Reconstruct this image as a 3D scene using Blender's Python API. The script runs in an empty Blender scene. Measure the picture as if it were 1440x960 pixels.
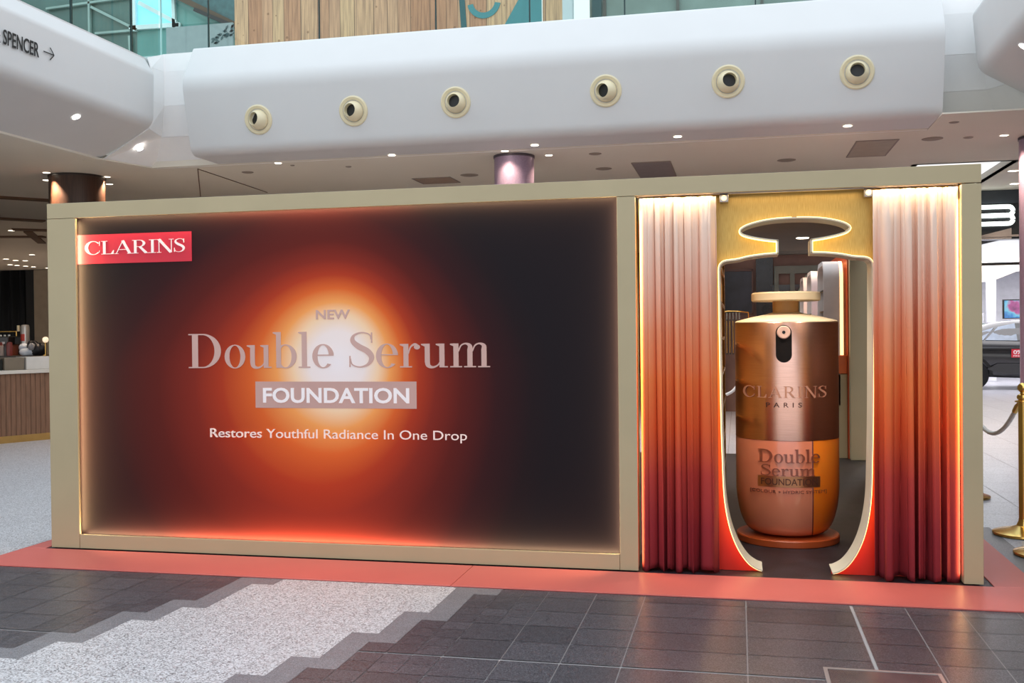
import bpy, bmesh, math, random
from mathutils import Vector, Matrix
random.seed(7)
PI = math.pi
SC = bpy.context.scene
COL = SC.collection

# ------------------------------------------------------------------ camera, sky, exposure
cam_data = bpy.data.cameras.new('camera')
cam_data.sensor_width = 36.0
cam_data.lens = 36.0 * 1430.04 / 1440.0
cam_data.clip_end = 300
cam = bpy.data.objects.new('camera', cam_data)
COL.objects.link(cam)
YAW, PITCH, ROLL = 0.219052, -0.0086863, -0.0105611
fwd = Vector((-math.sin(YAW) * math.cos(PITCH), math.cos(YAW) * math.cos(PITCH), math.sin(PITCH)))
rgt = Vector((math.cos(YAW), math.sin(YAW), 0))
up_ = rgt.cross(fwd)
r2 = rgt * math.cos(ROLL) + up_ * math.sin(ROLL)
u2 = -rgt * math.sin(ROLL) + up_ * math.cos(ROLL)
mw = Matrix((r2, u2, -fwd)).transposed().to_4x4()
mw.translation = Vector((4.77406, -6.32513, 1.5))
cam.matrix_world = mw
SC.camera = cam

SC.view_settings.view_transform = 'Standard'
SC.view_settings.look = 'None'
SC.view_settings.gamma = 1.0
SC.view_settings.use_curve_mapping = False
SC.view_settings.exposure = 0.0
try:
    SC.cycles.use_denoising = True
    SC.cycles.max_bounces = 8
    SC.cycles.diffuse_bounces = 4
    SC.cycles.glossy_bounces = 4
    SC.cycles.transparent_max_bounces = 12
    SC.cycles.sample_clamp_indirect = 6.0
    SC.cycles.caustics_reflective = False
    SC.cycles.caustics_refractive = False
except Exception:
    pass

def srgb(r, g, b):
    def f(c):
        c /= 255.0
        return c / 12.92 if c <= 0.04045 else ((c + 0.055) / 1.055) ** 2.4
    return (f(r), f(g), f(b), 1.0)

# sky seen through the atrium roof: bright and slightly blue overhead, dim towards the horizon
W = bpy.data.worlds.new('sky')
SC.world = W
W.use_nodes = True
wt = W.node_tree
wt.nodes.clear()
w_out = wt.nodes.new('ShaderNodeOutputWorld')
w_bg = wt.nodes.new('ShaderNodeBackground')
w_tc = wt.nodes.new('ShaderNodeTexCoord')
w_sep = wt.nodes.new('ShaderNodeSeparateXYZ')
w_rmp = wt.nodes.new('ShaderNodeValToRGB')
wt.links.new(w_tc.outputs['Generated'], w_sep.inputs[0])
wt.links.new(w_sep.outputs['Z'], w_rmp.inputs[0])
wt.links.new(w_rmp.outputs['Color'], w_bg.inputs['Color'])
wt.links.new(w_bg.outputs[0], w_out.inputs[0])
SKY = [(0.0, (0.52, 0.50, 0.49)), (0.30, (0.60, 0.60, 0.60)), (0.55, (0.78, 0.89, 1.0)), (1.0, (0.80, 0.91, 1.0))]
el = w_rmp.color_ramp.elements
el[0].position, el[0].color = SKY[0][0], SKY[0][1] + (1,)
el[1].position, el[1].color = SKY[3][0], SKY[3][1] + (1,)
for p_, c_ in SKY[1:3]:
    e_ = el.new(p_); e_.color = c_ + (1,)
w_bg.inputs['Strength'].default_value = 2.05

def area_light(name, loc, xa, ya, sx, sy, power, color, spread=PI):
    d = bpy.data.lights.new(name, 'AREA')
    d.shape = 'RECTANGLE'; d.size = sx; d.size_y = sy
    d.energy = power; d.color = color; d.spread = spread
    o = bpy.data.objects.new(name, d)
    xa = Vector(xa).normalized(); ya = Vector(ya).normalized()
    m = Matrix((xa, ya, xa.cross(ya))).transposed().to_4x4()
    m.translation = Vector(loc)
    o.matrix_world = m
    COL.objects.link(o)
    return o

def spot(name, loc, power, color=(1, 0.74, 0.52), ang=110, blend=0.6, rad=0.06, aim=None):
    d = bpy.data.lights.new(name, 'SPOT')
    d.energy = power; d.color = color; d.spot_size = math.radians(ang); d.spot_blend = blend
    d.shadow_soft_size = rad
    o = bpy.data.objects.new(name, d)
    o.location = loc
    if aim: o.rotation_euler = (Vector(aim) - Vector(loc)).to_track_quat('-Z', 'Y').to_euler()
    COL.objects.link(o)
    return o

WARM = (1.0, 0.68, 0.35)
# LED tape hidden behind the front lip of the graphic frame
area_light('panel_led', (0.1915, 0.034, 1.22), (0, 1, 0), (0, 0, -1), 0.026, 2.2, 13.0, WARM)
area_light('panel_led', (4.056, 0.040, 1.22), (0, 1, 0), (0, 0, 1), 0.026, 2.2, 13.0, WARM)
area_light('panel_led', (2.135, 0.040, 2.348), (0, 1, 0), (-1, 0, 0), 0.03, 3.8, 15.0, WARM)
area_light('panel_led', (2.135, 0.040, 0.100), (0, 1, 0), (1, 0, 0), 0.03, 3.8, 23.0, WARM)
# LED tape above and beside the curtains
CW = (1.0, 0.72, 0.42)
area_light('curtain_led', (4.40, 0.020, 2.330), (0, 1, 0), (-1, 0, 0), 0.05, 0.48, 1.4, CW)
area_light('curtain_led', (5.80, 0.020, 2.330), (0, 1, 0), (-1, 0, 0), 0.05, 0.48, 1.4, CW)
area_light('doorway_led', (5.10, 0.075, 2.330), (0, 1, 0), (-1, 0, 0), 0.04, 0.80, 0.7, CW)
area_light('curtain_led', (4.1535, 0.045, 1.15), (0, 1, 0), (0, 0, -1), 0.04, 2.2, 7.5, (1, .55, .20))
area_light('curtain_led', (6.0385, 0.045, 1.15), (0, 1, 0), (0, 0, 1), 0.04, 2.2, 4.5, (1, .60, .26))
area_light('shelf_led', (4.80, 2.2, 2.38), (0, 1, 0), (-1, 0, 0), 2.4, 0.05, 24.0, (1, .70, .38))
# showroom ceiling light
area_light('showroom_light', (12.6, 21.5, 3.0), (1, 0, 0), (0, 1, 0), 6.0, 7.0, 420.0, (1.0, 0.98, 1.0))

# ------------------------------------------------------------------ materials
MATS = {}
def mat(name, col=(200, 200, 200), rough=0.5, metal=0.0, coat=0.0, emit=None, es=0.0, var=0.06, vscale=6.0, bump=0.0, bscale=40.0, spec=0.5, trans=0.0, stretch=None):
    """Principled material with a little procedural tone variation and, if asked, bump."""
    if name in MATS: return MATS[name]
    m = bpy.data.materials.new(name); m.use_nodes = True
    nt = m.node_tree; b = nt.nodes['Principled BSDF']
    c = srgb(*col)
    b.inputs['Roughness'].default_value = rough
    b.inputs['Metallic'].default_value = metal
    b.inputs['Coat Weight'].default_value = coat
    b.inputs['Coat Roughness'].default_value = 0.08
    b.inputs['Specular IOR Level'].default_value = spec
    b.inputs['Transmission Weight'].default_value = trans
    if emit:
        b.inputs['Emission Color'].default_value = srgb(*emit); b.inputs['Emission Strength'].default_value = es
    tc = nt.nodes.new('ShaderNodeTexCoord')
    src = tc.outputs['Object']
    if stretch:
        mp = nt.nodes.new('ShaderNodeMapping'); mp.inputs['Scale'].default_value = stretch
        nt.links.new(src, mp.inputs[0]); src = mp.outputs[0]
    nz = nt.nodes.new('ShaderNodeTexNoise'); nz.inputs['Scale'].default_value = vscale; nz.inputs['Detail'].default_value = 4
    nt.links.new(src, nz.inputs['Vector'])
    r = nt.nodes.new('ShaderNodeValToRGB')
    r.color_ramp.elements[0].position = 0.3; r.color_ramp.elements[1].position = 0.7
    r.color_ramp.elements[0].color = tuple(max(0, x * (1 - var)) for x in c[:3]) + (1,)
    r.color_ramp.elements[1].color = tuple(min(1, x * (1 + var)) for x in c[:3]) + (1,)
    nt.links.new(nz.outputs[0], r.inputs[0]); nt.links.new(r.outputs[0], b.inputs['Base Color'])
    if bump:
        n2 = nt.nodes.new('ShaderNodeTexNoise'); n2.inputs['Scale'].default_value = bscale
        nt.links.new(src, n2.inputs['Vector'])
        bp = nt.nodes.new('ShaderNodeBump'); bp.inputs['Strength'].default_value = bump; bp.inputs['Distance'].default_value = 0.01
        nt.links.new(n2.outputs[0], bp.inputs['Height']); nt.links.new(bp.outputs[0], b.inputs['Normal'])
    MATS[name] = m
    return m

class NT:
    """tiny helper for writing node graphs"""
    def __init__(s, name):
        s.m = bpy.data.materials.new(name); s.m.use_nodes = True
        s.t = s.m.node_tree; s.b = s.t.nodes['Principled BSDF']
        MATS[name] = s.m
    def n(s, k, **kw):
        o = s.t.nodes.new(k)
        for a, v in kw.items(): setattr(o, a, v)
        return o
    def put(s, sock, v):
        if hasattr(v, 'is_linked') or hasattr(v, 'links'): s.t.links.new(v, sock)
        else: sock.default_value = v
    def math(s, op, a, b=0.0, c=None):
        o = s.n('ShaderNodeMath', operation=op); s.put(o.inputs[0], a); s.put(o.inputs[1], b)
        if c is not None: s.put(o.inputs[2], c)
        return o.outputs[0]
    def ramp(s, f, stops, interp='LINEAR'):
        o = s.n('ShaderNodeValToRGB'); o.color_ramp.interpolation = interp; e = o.color_ramp.elements
        e[0].position, e[0].color = stops[0][0], stops[0][1]
        e[1].position, e[1].color = stops[-1][0], stops[-1][1]
        for p, c in stops[1:-1]:
            q = e.new(p); q.color = c
        s.put(o.inputs[0], f); return o.outputs[0]
    def mix(s, f, a, b, blend='MIX'):
        o = s.n('ShaderNodeMixRGB', blend_type=blend); s.put(o.inputs[0], f); s.put(o.inputs[1], a); s.put(o.inputs[2], b); return o.outputs[0]
    def pos(s):
        g = s.n('ShaderNodeNewGeometry'); q = s.n('ShaderNodeSeparateXYZ'); s.put(q.inputs[0], g.outputs['Position'])
        s.geo = g; return q.outputs
    def noise(s, vec, scale, detail=3, dist=0):
        o = s.n('ShaderNodeTexNoise'); o.inputs['Scale'].default_value = scale; o.inputs['Detail'].default_value = detail
        s.put(o.inputs['Vector'], vec); return o.outputs[0]
    def col(s, c): s.put(s.b.inputs['Base Color'], c)
    def bump(s, h, st, dist=0.01):
        o = s.n('ShaderNodeBump'); o.inputs['Strength'].default_value = st; o.inputs['Distance'].default_value = dist
        s.put(o.inputs['Height'], h); s.put(s.b.inputs['Normal'], o.outputs[0])

M = mat
frame_m = mat('frame_paint', (177, 163, 130), 0.45, var=0.03, vscale=3)
white_m = mat('white_plaster', (212, 212, 212), 0.6, var=0.015, vscale=1.5)
ceil_m = mat('ceiling_paint', (228, 222, 208), 0.75, var=0.02, vscale=0.6)
cream_m = mat('cream_nozzle', (226, 214, 180), 0.4, var=0.02)
black_m = mat('black', (12, 12, 13), 0.5)
brass_m = mat('polished_brass', (240, 196, 112), 0.2, metal=1.0, var=0.05)
lamp_m = mat('lamp_lens', (255, 245, 230), 0.4, emit=(255, 240, 215), es=7.0)
lampcool_m = mat('lamp_lens_cool', (255, 250, 245), 0.4, emit=(255, 250, 244), es=7.0)
steel_m = mat('steel', (170, 168, 168), 0.3, metal=0.9)
carpet_m = mat('dark_carpet', (42, 39, 44), 0.36, var=0.55, vscale=6, bump=0.5, bscale=180)
salmon_m = mat('salmon_vinyl', (200, 102, 94), 0.42, var=0.03, vscale=2, bump=0.05, bscale=90)
cream_trim = mat('cream_trim', (214, 205, 182), 0.5, var=0.03)
led_m = mat('led_tape', (255, 235, 190), 0.5, emit=(255, 214, 130), es=3.6)
glow_m = mat('arch_light', (255, 235, 210), 0.5, emit=(255, 196, 130), es=2.2)
darkwood_m = mat('dark_wood', (62, 40, 28), 0.4, var=0.35, vscale=3, stretch=(14, 14, 1))
lilac_m = mat('lilac_glitter', (168, 148, 174), 0.3, metal=0.25, var=0.12, vscale=60, bump=0.3, bscale=120)

def glass_mat(name, tint, refl=0.12):
    g = NT(name); t = g.t
    t.nodes.remove(g.b)
    out = [n for n in t.nodes if n.type == 'OUTPUT_MATERIAL'][0]
    tr = g.n('ShaderNodeBsdfTransparent'); tr.inputs[0].default_value = tint
    gl = g.n('ShaderNodeBsdfGlossy'); gl.inputs['Roughness'].default_value = 0.02
    fr = g.n('ShaderNodeFresnel'); fr.inputs[0].default_value = 1.45
    mx = g.n('ShaderNodeMixShader')
    gg = g.n('ShaderNodeNewGeometry'); g.put(mx.inputs[0], g.math('MULTIPLY', fr.outputs[0], g.math('SUBTRACT', 1.0, gg.outputs['Backfacing']))); g.put(mx.inputs[1], tr.outputs[0]); g.put(mx.inputs[2], gl.outputs[0])
    g.put(out.inputs[0], mx.outputs[0])
    return g.m
glass_m = glass_mat('balustrade_glass', (0.84, 0.95, 0.94, 1))
clear_m = glass_mat('clear_glass', (0.86, 0.93, 0.92, 1))

# printed graphic: a glowing sun on a dark red ground
def make_graphic():
    g = NT('printed_graphic'); x, y, z = g.pos()
    dx = g.math('SUBTRACT', x, 2.16); dz = g.math('SUBTRACT', z, 1.31)
    dxx = g.math('MULTIPLY', g.math('MAXIMUM', dx, 0.0), 0.16)
    ddx = g.math('DIVIDE', g.math('ADD', dx, dxx), .80); ddz = g.math('DIVIDE', dz, .80)
    d = g.math('SQRT', g.math('ADD', g.math('MULTIPLY', ddx, ddx), g.math('MULTIPLY', ddz, ddz)))
    sk = g.math('ADD', g.math('MULTIPLY', dx, 0.20), g.math('ADD', g.math('MULTIPLY', g.math('MAXIMUM', dz, 0.0), 0.50), g.math('MULTIPLY', g.math('MINIMUM', dz, 0.0), 0.16)))
    far = g.math('MINIMUM', g.math('MULTIPLY', g.math('MAXIMUM', g.math('SUBTRACT', d, 0.42), 0), 1.6), 1.0)
    d2 = g.math('ADD', d, g.math('MULTIPLY', sk, far))
    d3 = g.math('DIVIDE', d2, 2.4)
    stops = [(0.0, srgb(240, 232, 234)), (0.11, srgb(240, 226, 222)), (0.17, srgb(244, 208, 170)), (0.225, srgb(240, 158, 88)), (0.295, srgb(214, 98, 44)),
             (0.37, srgb(168, 56, 32)), (0.46, srgb(126, 40, 30)), (0.58, srgb(88, 28, 25)), (0.74, srgb(50, 21, 25)), (0.90, srgb(30, 20, 25)), (1.0, srgb(25, 20, 26))]
    g.col(g.ramp(d3, stops)); g.b.inputs['Roughness'].default_value = 0.5
    g.b.inputs['Specular IOR Level'].default_value = 0.12
    return g.m
graphic_m = make_graphic()

def make_curtain():
    g = NT('ombre_curtain'); x, y, z = g.pos()
    n = g.noise(g.geo.outputs['Position'], 3.0)
    f = g.math('ADD', g.math('DIVIDE', z, 2.4), g.math('MULTIPLY', g.math('SUBTRACT', n, 0.5), 0.06))
    g.col(g.ramp(f, [(0.0, srgb(116, 34, 42)), (0.12, srgb(140, 44, 50)), (0.25, srgb(176, 62, 54)), (0.38, srgb(218, 94, 50)), (0.50, srgb(230, 120, 66)), (0.62, srgb(230, 146, 108)), (0.74, srgb(232, 178, 154)), (0.86, srgb(238, 206, 188)), (1.0, srgb(246, 230, 214))]))
    g.b.inputs['Roughness'].default_value = 0.7; g.b.inputs['Specular IOR Level'].default_value = 0.2
    wv = g.n('ShaderNodeTexNoise'); wv.inputs['Scale'].default_value = 260
    g.bump(wv.outputs[0], 0.08)
    return g.m
curtain_m = make_curtain()

def make_doorpanel():
    g = NT('brushed_brass_panel'); x, y, z = g.pos()
    mp = g.n('ShaderNodeMapping'); mp.inputs['Scale'].default_value = (60, 60, 3)
    g.put(mp.inputs[0], g.geo.outputs['Position'])
    n = g.noise(mp.outputs[0], 6.0, 5)
    br = g.ramp(n, [(0.3, srgb(172, 142, 74)), (0.7, srgb(198, 168, 100))])
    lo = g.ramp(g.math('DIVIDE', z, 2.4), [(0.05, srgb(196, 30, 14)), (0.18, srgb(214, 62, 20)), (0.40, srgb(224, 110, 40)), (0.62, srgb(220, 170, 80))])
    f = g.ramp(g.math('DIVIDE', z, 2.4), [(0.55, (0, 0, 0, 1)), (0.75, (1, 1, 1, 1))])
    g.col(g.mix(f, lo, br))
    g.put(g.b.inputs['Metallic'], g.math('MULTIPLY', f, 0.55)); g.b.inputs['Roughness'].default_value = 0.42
    g.bump(n, 0.05)
    return g.m
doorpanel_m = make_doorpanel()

def make_tile(name, c0, c1, c2, rough, speck=320.0, isl=0.12, coat=0.0):
    g = NT(name); g.pos(); P = g.geo.outputs['Position']
    v = g.n('ShaderNodeTexVoronoi'); v.inputs['Scale'].default_value = speck
    g.put(v.inputs['Vector'], P)
    sep = g.n('ShaderNodeSeparateColor'); g.put(sep.inputs[0], v.outputs['Color'])
    n = g.noise(P, 90.0, 3)
    f = g.math('ADD', g.math('MULTIPLY', sep.outputs[0], 0.65), g.math('MULTIPLY', n, 0.35))
    c = g.ramp(f, [(0.22, srgb(*c0)), (0.45, srgb(*c1)), (0.8, srgb(*c2))])
    k = g.math('ADD', g.math('MULTIPLY', g.geo.outputs['Random Per Island'], isl), 1 - isl / 2)
    cc = g.n('ShaderNodeCombineColor')
    for i in range(3): g.put(cc.inputs[i], k)
    g.col(g.mix(1.0, c, cc.outputs[0], 'MULTIPLY'))
    g.b.inputs['Roughness'].default_value = rough
    g.b.inputs['Coat Weight'].default_value = coat; g.b.inputs['Coat Roughness'].default_value = 0.15
    return g.m
tile_dark = make_tile('dark_granite', (32, 31, 36), (70, 68, 73), (108, 106, 111), 0.32, 330, 0.30)
tile_mid = make_tile('grey_granite', (92, 91, 95), (116, 115, 119), (146, 145, 149), 0.38, 330, 0.10)
tile_white = make_tile('white_terrazzo', (120, 116, 118), (190, 187, 189), (216, 215, 218), 0.36, 150, 0.05)
tile_light = make_tile('pale_floor_tile', (168, 168, 176), (198, 198, 206), (212, 212, 220), 0.3, 120, 0.07)
joint_m = mat('tile_joint', (164, 160, 160), 0.7)

# ------------------------------------------------------------------ mesh helpers
class MB:
    def __init__(s): s.v = []; s.f = []; s.mi = []; s.cur = 0
    def vert(s, p): s.v.append(tuple(p)); return len(s.v) - 1
    def face(s, idx): s.f.append(tuple(idx)); s.mi.append(s.cur)
    def quad(s, a, b, c, d): s.face([s.vert(q) for q in (a, b, c, d)])
    def poly(s, pts): s.face([s.vert(q) for q in pts])
    def box(s, x0, x1, y0, y1, z0, z1):
        i = [s.vert(q) for q in ((x0, y0, z0), (x1, y0, z0), (x1, y1, z0), (x0, y1, z0), (x0, y0, z1), (x1, y0, z1), (x1, y1, z1), (x0, y1, z1))]
        for q in ((3, 2, 1, 0), (4, 5, 6, 7), (0, 1, 5, 4), (1, 2, 6, 5), (2, 3, 7, 6), (3, 0, 4, 7)): s.face([i[k] for k in q])
        return s
    def obox(s, c, ax, ay, az, hx, hy, hz):
        c = Vector(c); ax = Vector(ax).normalized() * hx; ay = Vector(ay).normalized() * hy; az = Vector(az).normalized() * hz
        i = [s.vert(c + ax * a + ay * b + az * d) for a, b, d in ((-1, -1, -1), (1, -1, -1), (1, 1, -1), (-1, 1, -1), (-1, -1, 1), (1, -1, 1), (1, 1, 1), (-1, 1, 1))]
        for q in ((3, 2, 1, 0), (4, 5, 6, 7), (0, 1, 5, 4), (1, 2, 6, 5), (2, 3, 7, 6), (3, 0, 4, 7)): s.face([i[k] for k in q])
        return s
    def prism(s, pts, d):
        """closed polygon pts (3-D) extruded along vector d"""
        d = Vector(d); a = [s.vert(q) for q in pts]; b = [s.vert(Vector(q) + d) for q in pts]; n = len(pts)
        s.face(a[::-1]); s.face(b)
        for k in range(n): s.face((a[k], a[(k + 1) % n], b[(k + 1) % n], b[k]))
        return s
    def lathe(s, prof, c=(0, 0, 0), n=48, axis='z', a0=0, a1=2 * PI, closed=True):
        c = Vector(c); rings = []
        m = n if closed else n + 1
        for r, h in prof:
            row = []
            for k in range(m):
                a = a0 + (a1 - a0) * k / n
                p = Vector((r * math.cos(a), r * math.sin(a), h))
                if axis == 'y': p = Vector((p.x, h, p.y))
                if axis == 'x': p = Vector((h, p.x, p.y))
                row.append(s.vert(c + p))
            rings.append(row)
        for i in range(len(rings) - 1):
            for k in range(n):
                k2 = (k + 1) % m
                s.face((rings[i][k], rings[i][k2], rings[i + 1][k2], rings[i + 1][k]))
        return s
    def cyl(s, c, r, h, n=32, axis='z'):
        return s.lathe([(0.0001, 0), (r, 0), (r, h), (0.0001, h)], c, n, axis)
    def tube(s, pts, r, n=10, caps=True):
        pts = [Vector(p) for p in pts]; rings = []
        ref = Vector((0, 0, 1))
        for i, p in enumerate(pts):
            t = (pts[min(i + 1, len(pts) - 1)] - pts[max(i - 1, 0)]).normalized()
            u = t.cross(ref)
            if u.length < 1e-3: u = t.cross(Vector((1, 0, 0)))
            u.normalize(); w = u.cross(t)
            rr = r[i] if isinstance(r, (list, tuple)) else r
            rings.append([s.vert(p + (u * math.cos(2 * PI * k / n) + w * math.sin(2 * PI * k / n)) * rr) for k in range(n)])
        for i in range(len(rings) - 1):
            for k in range(n): s.face((rings[i][k], rings[i][(k + 1) % n], rings[i + 1][(k + 1) % n], rings[i + 1][k]))
        if caps: s.face(rings[0][::-1]); s.face(rings[-1])
        return s
    def grid(s, fn, nu, nv):
        g = [[s.vert(fn(i / nu, j / nv)) for i in range(nu + 1)] for j in range(nv + 1)]
        for j in range(nv):
            for i in range(nu): s.face((g[j][i], g[j][i + 1], g[j + 1][i + 1], g[j + 1][i]))
        return s
    def build(s, name, mats, parent=None, smooth=40, bevel=0.0, solid=0.0, merge=False, fixn=True):
        if not isinstance(mats, (list, tuple)): mats = [mats]
        P = [Vector(p) for p in s.v]
        if parent is not None:
            org = WORLD[parent.name]
        else:
            lo = [min(p[i] for p in P) for i in range(3)]; hi = [max(p[i] for p in P) for i in range(3)]
            org = Vector(((lo[0] + hi[0]) / 2, (lo[1] + hi[1]) / 2, lo[2]))
        me = bpy.data.meshes.new(name)
        me.from_pydata([tuple(p - org) for p in P], [], s.f)
        for m in mats: me.materials.append(m)
        me.polygons.foreach_set('material_index', s.mi)
        if fixn or merge:
            b = bmesh.new(); b.from_mesh(me)
            if merge: bmesh.ops.remove_doubles(b, verts=b.verts, dist=1e-5)
            if fixn: bmesh.ops.recalc_face_normals(b, faces=b.faces)
            b.to_mesh(me); b.free()
        if smooth:
            me.polygons.foreach_set('use_smooth', [True] * len(me.polygons))
            try: me.set_sharp_from_angle(angle=math.radians(smooth))
            except Exception: pass
        o = bpy.data.objects.new(name, me)
        COL.objects.link(o)
        if parent is not None:
            o.parent = parent; WORLD[o.name] = org.copy()
        else:
            o.location = org; WORLD[o.name] = org.copy()
        if solid:
            md = o.modifiers.new('thickness', 'SOLIDIFY'); md.thickness = solid; md.offset = 0
        if bevel:
            md = o.modifiers.new('bevel', 'BEVEL'); md.width = bevel; md.segments = 2; md.limit_method = 'ANGLE'; md.angle_limit = math.radians(50)
        return o
WORLD = {}

def tag(o, label, cat, group=None, kind=None):
    o['label'] = label; o['category'] = cat
    if group: o['group'] = group
    if kind: o['kind'] = kind
    return o
def thing(name, label, cat, loc, group=None):
    o = bpy.data.objects.new(name, None); COL.objects.link(o)
    o.empty_display_size = 0.1
    o.location = loc; WORLD[o.name] = Vector(loc)
    return tag(o, label, cat, group)
def structure(o):
    o['kind'] = 'structure'; return o
def copy_thing(root, loc, label, rotz=0.0):
    r = root.copy(); COL.objects.link(r); r.location = loc; r.rotation_euler = (0, 0, rotz); r['label'] = label
    WORLD[r.name] = Vector(loc)
    for ch in list(root.children):
        c = ch.copy(); COL.objects.link(c); c.parent = r; WORLD[c.name] = Vector(loc)
        for g in list(ch.children):
            d = g.copy(); COL.objects.link(d); d.parent = c; WORLD[d.name] = Vector(loc)
    return r

def catmull(pts, n=8, closed=False):
    P = [Vector(p) for p in pts]; out = []
    m = len(P); rng = m if closed else m - 1
    for i in range(rng):
        if closed: a, b, c, d = P[(i - 1) % m], P[i], P[(i + 1) % m], P[(i + 2) % m]
        else: a, b, c, d = P[max(i - 1, 0)], P[i], P[i + 1], P[min(i + 2, m - 1)]
        for k in range(n):
            t = k / n
            out.append(0.5 * ((2 * b) + (c - a) * t + (2 * a - 5 * b + 4 * c - d) * t * t + (-a + 3 * b - 3 * c + d) * t ** 3))
    if not closed: out.append(P[-1])
    return out

# ------------------------------------------------------------------ serif lettering, drawn as filled polygons (cap height 1)
def g_rect(x0, y0, x1, y1): return [[(x0, y0), (x1, y0), (x1, y1), (x0, y1)]]
def g_ring(cx, cy, rx, ry, ix, iy, a0=0, a1=360, ox=0.0, n=36):
    out = []
    for k in range(n):
        t0 = math.radians(a0 + (a1 - a0) * k / n); t1 = math.radians(a0 + (a1 - a0) * (k + 1) / n)
        out.append([(cx + rx * math.cos(t0), cy + ry * math.sin(t0)), (cx + rx * math.cos(t1), cy + ry * math.sin(t1)),
                    (cx + ox + ix * math.cos(t1), cy + iy * math.sin(t1)), (cx + ox + ix * math.cos(t0), cy + iy * math.sin(t0))])
    return out
def g_stroke(pts, ws, n=6):
    c = catmull([(p[0], p[1], w) for p, w in zip(pts, ws)], n) if len(pts) > 2 else [Vector((p[0], p[1], w)) for p, w in zip(pts, ws)]
    out = []; L = []
    for i, p in enumerate(c):
        a = c[max(i - 1, 0)]; b = c[min(i + 1, len(c) - 1)]
        t = Vector((b.x - a.x, b.y - a.y)).normalized(); nn = Vector((-t.y, t.x)) * (p.z / 2)
        L.append(((p.x + nn.x, p.y + nn.y), (p.x - nn.x, p.y - nn.y)))
    for i in range(len(L) - 1): out.append([L[i][0], L[i][1], L[i + 1][1], L[i + 1][0]])
    return out
def g_disc(cx, cy, r): return [[(cx + r * math.cos(2 * PI * k / 14), cy + r * math.sin(2 * PI * k / 14)) for k in range(14)]]
H = 0.035
def g_stem(x, y0, y1, w=0.13, s=0.09, bot=True, top=True, tl=False):
    o = g_rect(x, y0, x + w, y1)
    if bot: o += g_rect(x - s, y0, x + w + s, y0 + H)
    if top: o += g_rect(x - s, y1 - H, x + w + s, y1)
    if tl: o += [[(x - s, y1 - H), (x, y1 - H * 2.2), (x, y1), (x - s, y1 - H * 0.1)]]
    return o
def S_glyph(h, w, k):
    pts = [(.46, .80), (.43, .94), (.27, 1.0), (.11, .92), (.08, .76), (.20, .60), (.38, .46), (.47, .28), (.40, .08), (.23, .0), (.07, .07), (.03, .24)]
    ws = [.02, .03, .035, .06, .11, .15, .15, .12, .07, .035, .03, .02]
    o = g_stroke([(a * w, .02 * h + b * h * .97) for a, b in pts], [q * k for q in ws])
    o += g_stroke([(.475 * w, .99 * h), (.475 * w, .70 * h)], [.03, .03]) + g_stroke([(.02 * w, .02 * h), (.02 * w, .33 * h)], [.03, .03])
    return o
def glyph(ch):
    if ch == 'D': return g_stem(.10, 0, 1, .15, .09) + g_ring(.36, .5, .46, .5, .30, .465, -90, 90) + g_rect(.25, 0, .36, H) + g_rect(.25, 1 - H, .36, 1), .88
    if ch == 'o': return g_ring(.28, .33, .255, .345, .135, .32), .56
    if ch == 'u': return g_stem(.09, .14, .66, .115, .08, False, False, True) + g_stroke([(.147, .17), (.17, .05), (.27, .005), (.38, .06), (.44, .16)], [.115, .10, .06, .035, .03]) + g_stem(.42, 0, .66, .115, .08, False, False, True) + g_rect(.42, 0, .61, H), .64
    if ch == 'b': return g_stem(.08, 0, 1.03, .115, .08, False, False, True) + g_ring(.30, .33, .27, .345, .15, .315, -150, 150), .60
    if ch == 'l': return g_stem(.09, 0, 1.03, .12, .08, True, False, True), .31
    if ch == 'e': return g_ring(.28, .33, .255, .345, .135, .315, 8, 318) + g_rect(.06, .345, .53, .375), .56
    if ch == 'r': return g_stem(.09, 0, .66, .115, .08, True, False, True) + g_stroke([(.20, .38), (.25, .56), (.34, .645), (.40, .62)], [.03, .035, .06, .06]) + g_disc(.40, .57, .07), .48
    if ch == 'm':
        o = []
        for x in (.09, .40, .71): o += g_stem(x, 0, .66 if x < .1 else .50, .115, .075, True, False, x < .1)
        for x in (.20, .51): o += g_stroke([(x, .44), (x + .06, .60), (x + .16, .655), (x + .255, .60), (x + .2575, .48)], [.03, .035, .045, .09, .115])
        return o, .92
    if ch == 'S': return S_glyph(1.0, 1.12, 1.0), .60
    if ch == 'C': return g_ring(.50, .5, .46, .52, .31, .475, 42, 318, .03) + g_stroke([(.86, .99), (.86, .66)], [.035, .035]) + g_stroke([(.845, .16), (.87, .30)], [.035, .03]), .94
    if ch == 'L': return g_stem(.12, 0, 1, .14, .10) + g_rect(.26, 0, .70, .04) + [[(.56, .035), (.70, .035), (.73, .30), (.69, .30)]], .76
    if ch == 'A': return g_stroke([(.10, .02), (.47, 1.0)], [.045, .045]) + g_stroke([(.45, 1.0), (.84, .02)], [.15, .15]) + g_rect(.22, .30, .68, .34) + g_rect(-.02, 0, .22, H) + g_rect(.70, 0, .98, H), .96
    if ch == 'R': return g_stem(.12, 0, 1, .14, .10) + g_ring(.42, .74, .32, .26, .18, .225, -90, 90) + g_rect(.26, 1 - H, .42, 1) + g_rect(.26, .48, .42, .515) + g_stroke([(.44, .50), (.78, .02)], [.14, .15]) + g_rect(.70, 0, .96, H), .92
    if ch == 'I': return g_stem(.14, 0, 1, .14, .11), .42
    if ch == 'N': return g_stem(.13, 0, 1, .04, .10, True, False) + g_rect(.0, 1 - H, .26, 1) + g_stem(.80, .0, 1, .04, .11, False, True) + g_stroke([(.14, 1), (.79, .0)], [.15, .15]), .96
    return [], .32

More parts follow.
